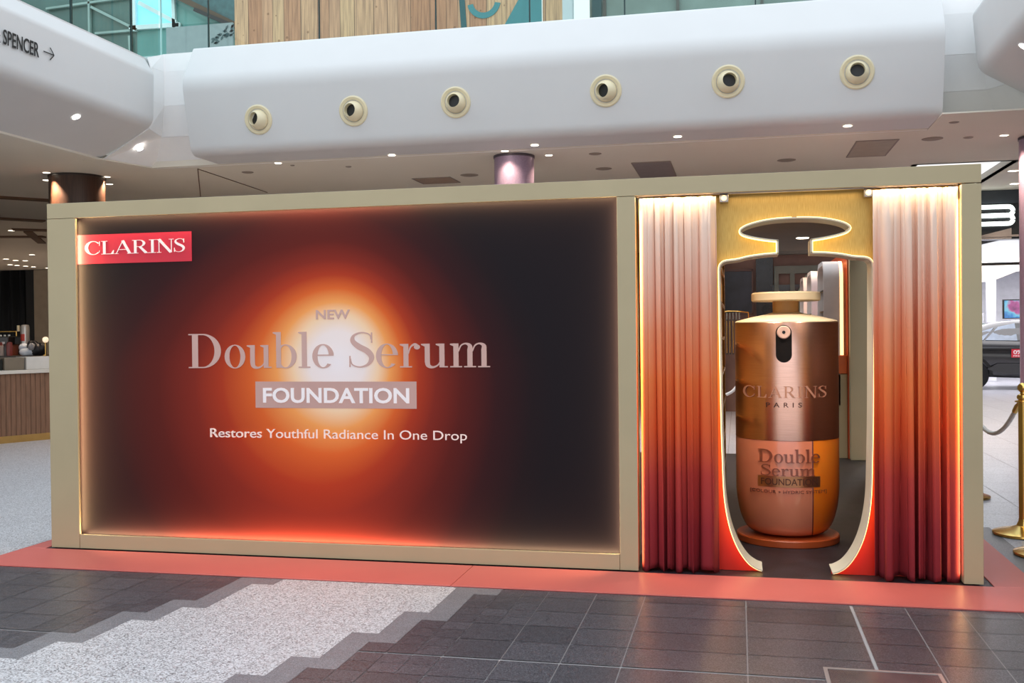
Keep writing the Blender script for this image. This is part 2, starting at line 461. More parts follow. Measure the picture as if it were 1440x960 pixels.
def serif_polys(text, track=0.0):
    x = 0; out = []
    for ch in text:
        p, a = glyph(ch)
        out += [[(q[0] + x, q[1]) for q in poly] for poly in p]; x += a + track
    return out
_FC = {}
def sans_polys(text, weight=0.0, track=1.0):
    c = bpy.data.curves.new('lettering', 'FONT'); c.body = text; c.size = 1.0; c.offset = weight; c.space_character = track
    c.resolution_u = 4
    o = bpy.data.objects.new('lettering', c); COL.objects.link(o)
    bpy.context.view_layer.update()
    me = bpy.data.meshes.new_from_object(o.evaluated_get(bpy.context.evaluated_depsgraph_get()))
    out = [[(me.vertices[i].co.x, me.vertices[i].co.y) for i in p.vertices] for p in me.polygons]
    bpy.data.meshes.remove(me); bpy.data.objects.remove(o); bpy.data.curves.remove(c)
    return out
def fit(polys, x0, x1, z0, z1, zlo=None, zhi=None):
    """scale polygons so they fill x0..x1, and so glyph heights zlo..zhi map to z0..z1"""
    xs = [q[0] for p in polys for q in p]; ys = [q[1] for p in polys for q in p]
    a, b = min(xs), max(xs); lo = min(ys) if zlo is None else zlo; hi = max(ys) if zhi is None else zhi
    return [[(x0 + (q[0] - a) / (b - a) * (x1 - x0), z0 + (q[1] - lo) / (hi - lo) * (z1 - z0)) for q in p] for p in polys]
def lettering(name, polys, m, parent, plane, depth=0.003, ext=None):
    """polys in (u, z); plane maps (u, z, d) -> point, d = distance out of the surface"""
    b = MB()
    for pi_, p in enumerate(polys):
        depth_ = depth + pi_ * 1e-5
        area = sum(p[i][0] * p[(i + 1) % len(p)][1] - p[(i + 1) % len(p)][0] * p[i][1] for i in range(len(p)))
        if abs(area) < 1e-10: continue
        if area < 0: p = p[::-1]
        f = [b.vert(plane(u, z, depth_)) for u, z in p]; k = [b.vert(plane(u, z, 0.0)) for u, z in p]
        b.face(f); n = len(p)
        for i in range(n): b.face((f[i], k[i], k[(i + 1) % n], f[(i + 1) % n]))
    return b.build(name, m, parent, smooth=0, fixn=False)
def letter_parts(name, polys, m, parent, plane, depth, gap):
    """one part per letter: polygons whose u ranges lie closer than gap belong together"""
    runs = []
    for p in sorted(polys, key=lambda p: min(q[0] for q in p)):
        a, b_ = min(q[0] for q in p), max(q[0] for q in p)
        if runs and a < runs[-1][1] + gap: runs[-1][0].append(p); runs[-1][1] = max(runs[-1][1], b_)
        else: runs.append([[p], b_])
    for ps, _ in runs: lettering(name, ps, m, parent, plane, depth)
def split_polys(polys, step):
    """cut polygons along vertical lines so they can bend round a cylinder"""
    out = []
    for p in polys:
        xs = [q[0] for q in p]; a = math.floor(min(xs) / step); e = math.ceil(max(xs) / step)
        cur = p
        for k in range(a + 1, e):
            X = k * step; L = []; R = []
            for i in range(len(cur)):
                q, r = cur[i], cur[(i + 1) % len(cur)]
                (L if q[0] <= X else R).append(q)
                if (q[0] - X) * (r[0] - X) < 0:
                    t = (X - q[0]) / (r[0] - q[0]); m = (X, q[1] + t * (r[1] - q[1])); L.append(m); R.append(m)
            if len(L) > 2: out.append(L)
            cur = R
            if len(cur) < 3: break
        if len(cur) > 2: out.append(cur)
    return out

# ================================================================== FLOOR
CX = [3.14 + 0.1385 * k for k in range(-46, 37)]
CZ = [-0.547, -0.685] + [-0.685 - 0.138 * k for k in range(1, 20)]
def bound(y, steps):
    for yy, x in steps:
        if y > yy: return x
    return steps[-1][1]
WL = [(-.685, 2.032), (-1.237, 1.894), (-1.513, 1.755), (-1.927, 1.617), (-2.203, 1.478), (-2.6, 1.34), (-2.9, 1.2), (-9, 1.06)]
GL = [(-1.099, 1.755), (-1.375, 1.617), (-1.789, 1.478), (-2.065, 1.34), (-2.48, 1.2), (-2.76, 1.06), (-9, .93)]
WR = [(-1.099, 3.14), (-1.513, 3.0015), (-1.927, 2.863), (-2.203, 2.7245), (-2.6, 2.586), (-2.9, 2.45), (-9, 2.31)]
GR = [(-.685, 3.417), (-1.237, 3.2785), (-1.651, 3.14), (-2.065, 3.0015), (-2.48, 2.863), (-2.76, 2.725), (-9, 2.586)]
fl = MB()
def tile(x0, x1, y0, y1, mi, j=0.0016, z=0.0):
    fl.cur = mi
    fl.quad((x0 + j, y0 + j, z), (x1 - j, y0 + j, z), (x1 - j, y1 - j, z), (x0 + j, y1 - j, z))
fl.cur = 4
fl.quad((-45, -14, -.004), (30, -14, -.004), (30, 40, -.004), (-45, 40, -.004))
rows = [(-0.41, -0.547)] + [(CZ[i], CZ[i + 1]) for i in range(len(CZ) - 1)]
for ri, (yt, yb) in enumerate(rows):
    ym = (yt + yb) / 2
    wl, gl_, wr, gr = bound(ym, WL), bound(ym, GL), bound(ym, WR), bound(ym, GR)
    # white and grey: one row strips cut at column joints
    def run(a, b, mi, pitch, off, jj):
        x = a
        while x < b - 1e-4:
            nx = min(b, off + math.floor((x - off + 1e-4) / pitch + 1) * pitch)
            tile(x, nx, yb, yt, mi, jj); x = nx
    run(wl, wr, 2, 0.277, 3.14, 0.0009)
    run(gl_, wl, 1, 0.1385, 3.14, 0.0003); run(wr, gr, 1, 0.1385, 3.14, 0.0003)
    if abs(yt + 1.789) < .01: yt -= .014
    run(gl_ - 0.277, gl_, 0, 0.1385, 3.14, 0.0012); run(gr, gr + 0.277, 0, 0.1385, 3.14, 0.0012)
# big dark tiles, two rows deep, filling what is left on either side
pairs = [(-0.41, -0.685)] + [(-0.685 - .276 * k, -0.961 - .276 * k) for k in range(0, 9)]
for yt, yb in pairs:
    for half in ((yt, (yt + yb) / 2), ((yt + yb) / 2, yb)):
        ym = sum(half) / 2
        a = bound(ym, GR) + 0.277; b = bound(ym, GL) - 0.277
        nx = 3.14 + math.ceil((a - 3.14 - 1e-4) / .277) * .277
        hz = half[0] - (.014 if abs(half[0] + 1.789) < .01 else 0)
        if nx - a > 0.02: tile(a, nx, half[1], hz, 0, .0012)
        px = 3.14 + math.floor((b - 3.14 + 1e-4) / .277) * .277
        if b - px > 0.02: tile(px, b, half[1], hz, 0, .0012)
    A = [bound((yt + h) / 2, GR) + .277 for h in (yt, yb)]; B = [bound((yt * .75 + yb * .25), GL), bound((yt * .25 + yb * .75), GL)]
    m0 = max(bound(yt * .75 + yb * .25, GR), bound(yt * .25 + yb * .75, GR)) + .277
    m1 = min(B) - .277
    nx0 = [3.14 + math.ceil((bound(q, GR) + .277 - 3.14 - 1e-4) / .277) * .277 for q in (yt * .75 + yb * .25, yt * .25 + yb * .75)]
    px0 = [3.14 + math.floor((bound(q, GL) - .277 - 3.14 + 1e-4) / .277) * .277 for q in (yt * .75 + yb * .25, yt * .25 + yb * .75)]
    for hi_, (a_, b_) in enumerate(((yt, (yt + yb) / 2), ((yt + yb) / 2, yb))):
        # half-row leftovers where the two halves start at different columns
        if nx0[hi_] < max(nx0): tile(nx0[hi_], max(nx0), b_, a_ - (.014 if abs(a_ + 1.789) < .01 else 0), 0, .0012)
        if px0[hi_] > min(px0): tile(min(px0), px0[hi_], b_, a_ - (.014 if abs(a_ + 1.789) < .01 else 0), 0, .0012)
    xs = [x for x in (3.14 + .277 * k for k in range(0, 5)) if x >= max(nx0) - 1e-3] + [4.802, 5.357, 5.634, 5.911, 6.19] + [6.467 + .277 * k for k in range(0, 14)]
    for x0, x1 in zip(xs, xs[1:]):
        tj = 0.0026
        tile(x0 + (.006 if abs(x0 - 5.357) < .01 else 0), x1 - (.006 if abs(x1 - 5.357) < .01 else 0), yb, yt + (-.014 if abs(yt + 1.789) < .01 else 0), 0, tj)
    x = min(px0)
    while x > -4: tile(x - .277, x, yb, yt + (-.014 if abs(yt + 1.789) < .01 else 0), 0, .0022); x -= .277
# pale terrazzo to the left of and behind the stand
for i in range(34):
    for k in range(28):
        x0 = -22 + i * .66; y0 = -0.41 + k * .66
        if x0 < -0.3: tile(x0, x0 + .66, y0, y0 + .66, 2, .0006)
# pale tiles to the right and behind, one darker strip beside the mat
tile(6.40, 6.60, -0.41, 1.90, 1, .001)
for k in range(5): tile(6.60, 7.20, -0.41 + .46 * k, .05 + .46 * k, 1 if k < 3 else 3, .002)
for i in range(34):
    for k in range(46):
        x0 = 0.44 + i * .6; y0 = 1.89 + k * .6
        tile(x0, x0 + .6, y0, y0 + .6, 3, .003)
for i in range(22):
    for k in range(5):
        x0 = 7.20 + i * .6; tile(x0, x0 + .6, -0.41 + .46 * k, .05 + .46 * k, 3, .003)
for i in range(32):
    for k in range(16):
        tile(-22 + i * .7, -22 + i * .7 + .7, 18.07 + k * 1.2, 19.27 + k * 1.2, 3, .003)
for i in range(10):
    for k in range(6): tile(20.84 + i * .9, 21.74 + i * .9, 2 + k * 4, 6 + k * 4, 3, .003)
structure(fl.build('floor', [tile_dark, tile_mid, tile_white, tile_light, joint_m], smooth=0, fixn=False))

# ================================================================== MALL CEILING, FASCIAS
CZH = 4.3
c = MB()
def slab(x0, x1, y0, y1, z0=CZH, z1=CZH + 0.10): c.box(x0, x1, y0, y1, z0, z1)
slab(-5.05, 8.9, 8.9, 12.25); slab(-5.05, 7.8, 12.25, 15.9); slab(9.3, 26, -8, 16.6); slab(8.9, 9.3, -8, 12.25)
slab(-46, -5.05, -8, 38); slab(-5.05, 26, 16.6, 38); slab(-5.05, 9.3, 15.9, 16.6)
structure(c.build('ceiling', ceil_m, smooth=0))
lw = MB()   # light well behind: white faces open to the sky
lw.box(7.7, 7.8, 12.15, 16.0, 4.3, 4.41); lw.box(9.3, 9.4, 12.15, 16.0, 4.3, 4.41); lw.box(7.8, 9.3, 15.9, 16.0, 4.3, 4.41); lw.box(7.8, 9.3, 12.15, 12.25, 4.3, 4.41)
structure(lw.build('trim_7', white_m, smooth=0))
# slab edge of the upper floor behind the projecting fascia (three steps and a soffit)
def rounded(profile, r, n=6):
    out = [Vector(profile[0])]
    for i in range(1, len(profile) - 1):
        p = Vector(profile[i]); a = (Vector(profile[i - 1]) - p); b = (Vector(profile[i + 1]) - p)
        rr = r[i] if isinstance(r, (list, tuple)) else r
        if rr <= 0: out.append(p); continue
        ra = min(rr, a.length * .45, b.length * .45)
        s = p + a.normalized() * ra; e = p + b.normalized() * ra
        for k in range(n + 1):
            t = k / n; out.append(s * (1 - t) ** 2 + p * 2 * t * (1 - t) + e * t * t)
    out.append(Vector(profile[-1])); return out
def sweep_x(name, prof, x0, x1, m, ends=True):
    b = MB(); b.prism([(x0, p[0], p[1]) for p in prof], (x1 - x0, 0, 0)); return b.build(name, m, smooth=30)
def sweep_y(name, prof, y0, y1, m):
    b = MB(); b.prism([(p[0], y0, p[1]) for p in prof], (0, y1 - y0, 0)); return b.build(name, m, smooth=30)
back_prof = [(9.3, 4.302), (9.0, 4.302), (8.62, 4.74), (8.50, 5.20), (8.45, 5.21), (8.45, 5.74), (8.462, 5.75), (8.40, 5.76), (8.47, 6.02), (9.3, 6.02)]
bk = MB()
# left return of the slab edge shares its corner with the back edge
LFT = [(-5.02, 8.0, 4.302), (-4.2, 8.0, 4.75), (-4.17, 8.0, 5.2), (-4.15, 8.0, 5.70), (-4.20, 8.0, 5.86)]
def corner_pt(y, z): return (-4.20 + (8.45 - y) * 0.95, y, z)
pts_back = [(9.0, 4.302), (8.62, 4.74), (8.47, 5.20), (8.45, 5.74), (8.47, 6.03)]
for i in range(len(pts_back) - 1):
    (ya, za), (yb_, zb) = pts_back[i], pts_back[i + 1]
    ca, cb = corner_pt(ya, za), corner_pt(yb_, zb)
    bk.quad(ca, (8.0 - (ya - 8.45) * -.6, ya, za), (8.0 - (yb_ - 8.45) * -.6, yb_, zb), cb)
    # chamfer that leads to the left-hand fascia, and the matching one on the right
    da = LFT[i]; db = LFT[i + 1]
    bk.quad(da, ca, cb, db)
    ra = (8.0 - (ya - 8.45) * -.6, ya, za); rb = (8.0 - (yb_ - 8.45) * -.6, yb_, zb)
    bk.quad(ra, (ra[0] + .42, ra[1] - .62, za), (rb[0] + .42, rb[1] - .62, zb), rb)
structure(bk.build('trim_1', mat('white_plaster_lit', (244, 244, 244), .6, var=.01), smooth=0, solid=0.02, fixn=False))  # same plaster, whitened to stand in for skylight that misses this recess
tp = MB(); tp.box(-5.3, 7.75, 8.47, 16, 5.90, 6.02); tp.box(7.75, 9.3, 8.47, 12.2, 5.90, 6.02); tp.box(-14, -5.3, -8, 16, 5.74, 5.86); tp.box(-5.3, -4.25, -8, 8.46, 5.74, 5.86); tp.box(8.3, 26, -8, 8.46, 5.74, 5.86); tp.box(9.35, 26, 8.47, 16, 5.74, 5.86)
structure(tp.build('floor_upper', white_m, smooth=0))
fas = rounded([(8.9, 4.305), (8.05, 4.305), (7.80, 5.38), (8.16, 6.00), (8.9, 6.00)], [0, .16, .17, .05, 0], 8)
structure(sweep_x('trim_2', fas, -3.50, 7.43, white_m))
lf = rounded([(-5.4, 4.305), (-5.10, 4.305), (-4.12, 4.80), (-4.10, 5.60), (-4.27, 5.87), (-5.4, 5.87)], [0, .02, .14, .05, .03, 0], 8)
structure(sweep_y('trim_3', lf, -7.5, 8.0, white_m))
rf = rounded([(9.1, 4.305), (8.80, 4.305), (7.86, 4.86), (7.80, 5.60), (8.0, 5.87), (9.1, 5.87)], [0, .02, .14, .05, .03, 0], 8)
structure(sweep_y('trim_4', rf, -7.5, 8.02, white_m))
# soffit of the corner between ceiling and side fascias
cs = MB()
cs.poly([(-5.3, 7.9, 4.304), (-5.0, 7.9, 4.304), (-4.68, 9.0, 4.304), (-5.3, 9.0, 4.304)]); cs.poly([(7.4, 7.9, 4.304), (8.95, 7.9, 4.304), (8.95, 9.0, 4.304), (7.4, 9.0, 4.304)])
structure(cs.build('ceiling_soffit', ceil_m, smooth=0, solid=0.02, fixn=False))
# enclosing walls far behind
wl_ = MB(); wl_.box(-46, -16, 37, 37.3, 0, 4.3); structure(wl_.build('wall_back', mat('black_wall', (16, 15, 15), 0.6), smooth=0))
wl_ = MB(); wl_.box(-16, 8, 30, 30.3, 0, 4.3); wl_.box(-46, -45.7, -8, 37, 0, 4.3); wl_.box(25.7, 26, -8, 38, 0, 4.3)
structure(wl_.build('wall_far', mat('brown_wall', (96, 78, 68), 0.7), smooth=0))

# ceiling fittings ---------------------------------------------------------------
def downlight(x, y, label, power, z=CZH, n=(0, 0, 1), r=0.055, cool=False, aim=None):
    t = thing('downlight', label, 'ceiling light', (x, y, z), 'recessed ceiling downlights')
    nn = Vector(n).normalized(); q = Vector((0, 0, 1)).rotation_difference(nn)
    a = MB(); a.lathe([(r, .002), (r * 1.25, -.004), (r * 1.28, -.001), (r * 1.28, .003)], (0, 0, 0), 20)
    b = MB(); b.lathe([(0.0005, -.003), (r, -.003), (r, .002)], (0, 0, 0), 20)
    for mb, nm, mm in ((a, 'trim_ring', white_m), (b, 'lens', lampcool_m if cool else lamp_m)):
        mb.v = [tuple(q @ Vector(p) + Vector((x, y, z)) - nn * .003) for p in mb.v]
        mb.build(nm, mm, t)
    if power:
        spot('downlight_beam', (x, y, z - 0.03), power * (34 if aim else 6.5), ang=(48 if aim else 120), blend=(.3 if aim else .7), aim=aim)
    return t
DL = [
 (-2.511, 9.027, 'small downlight under the fascia, below the leftmost air nozzle', 45),
 (-0.501, 8.847, 'small downlight under the fascia, between second and third air nozzles', 45),
 (1.289, 8.97, 'downlight just before the top of the lilac column, leftmost of its three', 9),
 (1.825, 8.629, 'downlight nearest the fascia above the lilac column', 9),
 (1.875, 9.529, 'downlight at the back right of the lilac column top', 8),
 (3.945, 8.537, 'small downlight under the fascia, between fourth and fifth air nozzles', 45),
 (6.269, 8.398, 'downlight under the fascia below the rightmost air nozzle', 45),
 (8.578, 9.727, 'downlight in the corner soffit just left of the pale round column', 45),
 (-6.66, 8.83, 'downlight in front of the wood clad column, at its top left', 22),
 (-7.213, 9.554, 'downlight left of the wood clad column, behind the front one', 25),
 (-5.98, 9.52, 'downlight at the top right of the wood clad column', 22),
 (-6.45, 10.29, 'downlight half hidden behind the right side of the wood clad column', 25),
 (-13.689, 16.759, 'larger lone downlight far down the cafe ceiling', 60),
 (-18.466, 23.68, 'lone downlight beyond the square ceiling duct in the cafe', 60),
 (-20.55, 25.0, 'leftmost lamp of the nearer row of three over the cafe', 40),
 (-20.70, 25.69, 'middle lamp of the nearer row of three over the cafe', 0),
 (-20.47, 25.9, 'rightmost lamp of the nearer row of three over the cafe', 0),
 (-22.375, 27.475, 'first lamp from the left in the far row over the cafe', 40),
 (-22.402, 27.901, 'second lamp from the left in the far row over the cafe', 0),
 (-22.38, 28.355, 'third lamp from the left in the far row over the cafe', 0),
 (-22.383, 28.81, 'fourth lamp from the left in the far row over the cafe', 0),
 (-22.336, 29.6, 'last lamp of the far row over the cafe, close to the stand corner', 40),
 (9.60, 13.41, 'faint small downlight in the grey soffit beside the showroom front', 0),
 (10.056, 15.175, 'bright oval downlight in the grey soffit before the showroom front', 45),
]
COLAIM = {(-6.66, 8.83): (-6.36, 8.92, 3.45), (-5.98, 9.52): (-6.0, 9.25, 3.45)}
for x, y, lb, pw in DL:
    downlight(x, y, lb, pw, r=0.085 if y > 12 else 0.055, aim=COLAIM.get((x, y)))
ls = downlight(-4.42, 6.52, 'tilted oval downlight in the sloping soffit below the store lettering', 0, z=4.64, n=(-.45, 0, .9), r=.055, cool=True)
ls = downlight(-4.58, 8.35, 'downlight in the corner soffit between the two white fascias', 0, z=4.515, n=(-.46, .13, .88), r=.052, cool=True)
ls = downlight(8.05, 6.50, 'downlight in the sloping soffit of the side fascia by the frame edge', 0, z=4.745, n=(.5, 0, .86), r=.075, cool=True)
disc_m = mat('speaker_grille', (150, 138, 126), 0.7, var=.1, vscale=80)
for x, y, r, lb in [(2.60, 9.60, .10, 'round ceiling speaker right of the lilac column, nearer one'), (2.54, 11.10, .14, 'round ceiling speaker behind the nearer one, left of the dark access panel'),
                    (5.574, 11.08, .15, 'round ceiling speaker above the curtained doorway'), (7.597, 9.73, .15, 'round ceiling speaker right of the pale access panel'),
                    (-3.42, 9.75, .10, 'small round ceiling speaker near the white corner'), (0.145, 11.13, .16, 'round ceiling speaker left of the lilac column'),
                    (8.10, 9.76, .07, 'little round ceiling detector near the pale column'), (7.66, 8.50, .07, 'tiny ceiling sensor under the fascia end'), (-1.552, 9.675, .05, 'tiny ceiling sensor below the second air nozzle'), (-2.381, 9.29, .035, 'tiny dark ceiling hole sensor below the first air nozzle')]:
    b = MB(); b.lathe([(.0005, -.012), (r * .8, -.012), (r, -.004), (r, .002)], (x, y, CZH - .001), 28)
    tag(b.build('ceiling_speaker', disc_m), lb, 'speaker', 'round fittings in the mall ceiling')
for (x0, x1, y0, y1, col, lb) in [(3.06, 3.71, 10.6, 12.28, (146, 138, 138), 'dark square access panel in the ceiling above the stand'), (6.51, 7.12, 9.6, 11.04, (176, 166, 152), 'pale square access panel in the ceiling left of the round speaker'),
                                  (-0.95, -0.23, 11.2, 11.9, (166, 146, 130), 'brownish ceiling access panel between white corner and lilac column')]:
    t = thing('access_panel', lb, 'ceiling panel', ((x0 + x1) / 2, (y0 + y1) / 2, CZH - .02))
    b = MB(); b.box(x0 + .02, x1 - .02, y0 + .02, y1 - .02, CZH - .010, CZH - .002); b.build('panel', mat('panel_%d' % col[0], col, .6), t)
    b = MB()
    for q in ((x0, x1, y0, y0 + .02), (x0, x1, y1 - .02, y1), (x0, x0 + .02, y0 + .02, y1 - .02), (x1 - .02, x1, y0 + .02, y1 - .02)): b.box(*q, CZH - .014, CZH - .002)
    b.build('panel_frame', mat('panel_edge', (150, 140, 132), .6), t)
slot_m = mat('slot_dark', (112, 84, 62), .7)
for (p, q, w, lb) in [((-9.5, 11.1), (-8.6, 12.1), .25, 'long shallow ceiling slot nearest the wood clad column'), ((-12.1, 14.1), (-11.4, 15.0), .3, 'ceiling slot left of the lone cafe downlight'), ((-13.4, 16.4), (-12.2, 17.2), .35, 'ceiling duct bar running behind the stand corner'), ((-13.4, 17.0), (-15.2, 19.9), .22, 'square dark ceiling duct pointing away over the cafe'), ((-15.6, 17.8), (-13.9, 18.3), .3, 'long bar across the cafe ceiling left of the duct')]:
    P, Q = Vector((*p, CZH - .02)), Vector((*q, CZH - .02)); d = (Q - P); b = MB()
    b.obox((P + Q) / 2, d, (-d.y, d.x, 0), (0, 0, 1), d.length / 2, w / 2, .018)
    tag(b.build('ceiling_slot', slot_m), lb, 'ceiling vent', 'dark slots in the cafe ceiling')
b = MB()
b.tube([(-4.03, 9.17, 4.29), (-5.7, 12.2, 4.29)], .008); 
b.tube([(-4.03, 9.17, 4.292), (-4.2, 12.09, 4.292)], .006)
tag(b.build('ceiling_joint', slot_m), 'thin dark joint line in the ceiling under the white corner', 'ceiling joint')

# air nozzles on the fascia ---------------------------------------------------------
def nozzle(x, z, aim, label):
    y = 8.05 - (z - 4.305) / (5.38 - 4.305) * .25
    t = thing('air_nozzle', label, 'air vent', (x, y, z), 'round air nozzles on the white fascia')
    nrm = Vector((0, -1.0, -.2326)).normalized(); q = Vector((0, 0, 1)).rotation_difference(nrm)
    def put(mb, rot): mb.v = [tuple(rot @ Vector(p) + Vector((x, y, z))) for p in mb.v]; return mb
    a = MB(); a.lathe([(.165, -.01), (.165, .012), (.205, .022), (.222, .012), (.225, -.01)], n=40); put(a, q).build('flange', cream_m, t)
    # ball with a bore, turned towards its aim
    R = .152; hr = .096; pr = []
    a0 = math.asin(hr / R)
    for k in range(17): 
        th = a0 + (PI * .62 - a0) * k / 16; pr.append((R * math.sin(th), R * math.cos(th) - .012))
    pr = [(hr * .94, .02), (hr * .97, R * math.cos(a0) - .012 - .010)] + pr
    rot = Vector((0, 0, 1)).rotation_difference(Vector(aim).normalized())
    b = MB(); b.lathe(pr, n=40); put(b, rot).build('ball', cream_m, t)
    d = MB(); d.lathe([(.0005, .040), (hr * .95, .040)], n=28); put(d, rot).build('bore', black_m, t)
    return t
NZ = [(-2.308, 4.772, (-.42, -1, .02), 'cream ball nozzle turned to the side, first of six from the white corner'), (-0.773, 4.812, (-.24, -1, .0), 'cream ball nozzle turned slightly aside, second of six from the white corner'),
      (0.803, 4.845, (-.10, -1, .06), 'cream ball nozzle facing straight out, third of six, left above the lilac column'), (2.988, 4.875, (-.42, -1, -.12), 'cream ball nozzle with opening off to one side, fourth from the white corner'),
      (4.668, 4.897, (.22, -1, .02), 'cream ball nozzle looking towards the pale column, fifth from the white corner'), (6.345, 4.913, (-.03, -1, .10), 'cream ball nozzle tipped upwards, last one near the fascia end')]
for x, z, aim, lb in NZ: nozzle(x, z, aim, lb)

# store lettering on the side fascia -----------------------------------------------
t = thing('fascia_lettering', 'black store name lettering with an arrow on the white side fascia', 'sign', (-4.09, 4.9, 5.0))
side = lambda u, z, d: (-4.104 + .0085 * (z - 4.95) / .65 * 2 + d + .006, u, z)
letter_parts('word', fit(sans_polys('& SPENCER', .012), 4.50, 5.31, 5.15, 5.335, 0, .72), black_m, t, side, .003, .028)
ar = g_stroke([(5.40, 5.255), (5.61, 5.255)], [.014, .014]) + g_stroke([(5.53, 5.335), (5.61, 5.255)], [.014, .014]) + g_stroke([(5.53, 5.175), (5.61, 5.255)], [.014, .014])
lettering('arrow', ar, black_m, t, side)

# columns ---------------------------------------------------------------------------
def column(x, y, r, m, label, ring):
    t = thing('round_column', label, 'column', (x, y, 0))
    t['kind'] = 'thing'
    b = MB(); b.lathe([(r, .002), (r, CZH - .03)], (x, y, 0), 56); b.build('shaft', m, t)
    b = MB(); b.lathe([(r, CZH - .04), (r + .012, CZH - .04), (r + .012, CZH - .003), (r, CZH - .003)], (x, y, 0), 56); b.build('collar', ring, t)
    b = MB(); b.lathe([(r, 0), (r + .015, 0), (r + .015, .12), (r, .12)], (x, y, 0), 56); b.build('base_ring', ring, t)
column(-6.45, 9.36, .46, darkwood_m, 'dark wood clad round column lit by downlights, behind the stand corner', mat('dark_ring', (40, 28, 22), .4))
column(1.325, 9.46, .315, lilac_m, 'lilac glitter round column rising behind the top of the stand', mat('dark_ring2', (90, 80, 88), .4))
column(9.16, 9.98, .315, lilac_m, 'pale pinkish round column at the edge beside the showroom', mat('dark_ring2', (90, 80, 88), .4))

# ================================================================== THE STAND
BW, BH = 6.150, 2.446
booth = thing('display_booth', 'long beige framed pop-up stand with glowing advertising panel and curtained doorway', 'booth', (3.075, 1.5, 0))
b = MB(); b.box(0, .226, 0, .02, .012, 2.336); b.box(0, .188, .02, .16, .012, 2.336); b.build('post', frame_m, booth, bevel=.002)
b = MB(); b.box(4.042, 4.157, 0, .02, .012, 2.336); b.box(4.068, 4.150, .02, .16, .012, 2.336); b.build('post', frame_m, booth, bevel=.002)
b = MB(); b.box(6.042, 6.150, 0, .16, .012, 2.334); b.build('post', frame_m, booth, bevel=.002)
b = MB(); b.box(0, 6.15, 0, .02, 2.339, 2.446); b.box(0, 6.15, .02, .16, 2.362, 2.446); b.build('top_beam', frame_m, booth, bevel=.002)
b = MB(); b.box(.228, 4.040, 0, .02, .012, .110); b.box(.21, 4.066, .02, .12, .012, .092); b.build('bottom_rail', frame_m, booth, bevel=.002)
b = MB(); b.box(.189, 4.068, .065, .075, .092, 2.362); gp = b.build('graphic_panel', graphic_m, booth, smooth=0)
b = MB(); b.box(0.03, 4.12, .17, .55, .005, 2.40); b.build('back_box', frame_m, booth, smooth=0)

front = lambda u, z, d: (u, .0645 - d, z)
red_m = mat('logo_red', (202, 28, 56), 0.45, var=.02)
whitel_m = mat('letter_white', (242, 236, 238), 0.5, var=.01)
taupe_m = mat('letter_taupe', (196, 160, 152), 0.45, var=.02)
plate_m = mat('plate_taupe', (192, 154, 146), 0.45, var=.02)
tagl_m = mat('tagline_white', (250, 226, 218), 0.5, var=.01)
b = MB(); b.box(.190, 1.090, .062, .0645, 2.018, 2.224); lp = b.build('logo_plate', red_m, gp, smooth=0)
lp['label'] = 'red logo plate'
lettering('logo_lettering', fit(serif_polys('CLARINS', .0), .258, 1.040, 2.083, 2.176, 0, 1), whitel_m, gp, front, .005)
lettering('new_lettering', fit(sans_polys('NEW', .022), 2.003, 2.246, 1.603, 1.666), taupe_m, gp, front, .002)
x_ = 0; hp = []
for ch in 'Double Serum':
    gp_, ad = glyph(ch); hp.append([[(q[0] + x_, q[1]) for q in p] for p in gp_]); x_ += ad + .005
flat = [p for l in hp for p in l]; ffl = fit(flat, 1.056, 3.205, 1.278, 1.514, 0, 1); k_ = 0
for l in hp:
    if l: lettering('headline_letter', ffl[k_:k_ + len(l)], taupe_m, gp, front, .002)
    k_ += len(l)
b = MB(); b.box(1.555, 2.705, .063, .0645, 1.006, 1.185); b.build('headline_plate', plate_m, gp, smooth=0)
lettering('plate_lettering', fit(sans_polys('FOUNDATION', .024), 1.612, 2.655, 1.040, 1.143), whitel_m, gp, front, .004)
lettering('tagline_lettering', fit(sans_polys('Restores Youthful Radiance In One Drop', .0), 1.217, 3.045, .803, .866, 0, .72), tagl_m, gp, front, .002)

# doorway wall: a panel with the outline of a pump bottle cut out, edged by a deep cream rim
XC = 5.112
half = [(0.0, 2.176), (.11, 2.172), (.20, 2.160), (.275, 2.140), (.312, 2.120), (.318, 2.104), (.300, 2.088), (.25, 2.072), (.17, 2.056), (.094, 2.046)]
half = [tuple(p[:2]) for p in catmull([(x, z, 0) for x, z in half], 5)]
sh = [tuple(p[:2]) for p in catmull([(x, z, 0) for x, z in [(.094, 1.962), (.18, 1.958), (.27, 1.947), (.34, 1.932), (.41, 1.924), (.437, 1.908), (.446, 1.88), (.446, 1.80), (.443, 1.40), (.438, .95), (.432, .70), (.425, .50), (.408, .36), (.380, .245), (.340, .150), (.288, .075), (.240, .040), (.205, .028)]], 5)]
outline = half + sh
def side_outline(s): return [(XC + s * x, z) for x, z in outline]
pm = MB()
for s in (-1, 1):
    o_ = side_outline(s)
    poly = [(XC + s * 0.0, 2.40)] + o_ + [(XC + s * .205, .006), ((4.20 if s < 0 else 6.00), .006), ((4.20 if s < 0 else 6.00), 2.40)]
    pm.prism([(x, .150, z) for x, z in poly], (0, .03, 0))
dp = pm.build('doorway_panel', doorpanel_m, booth, smooth=0)
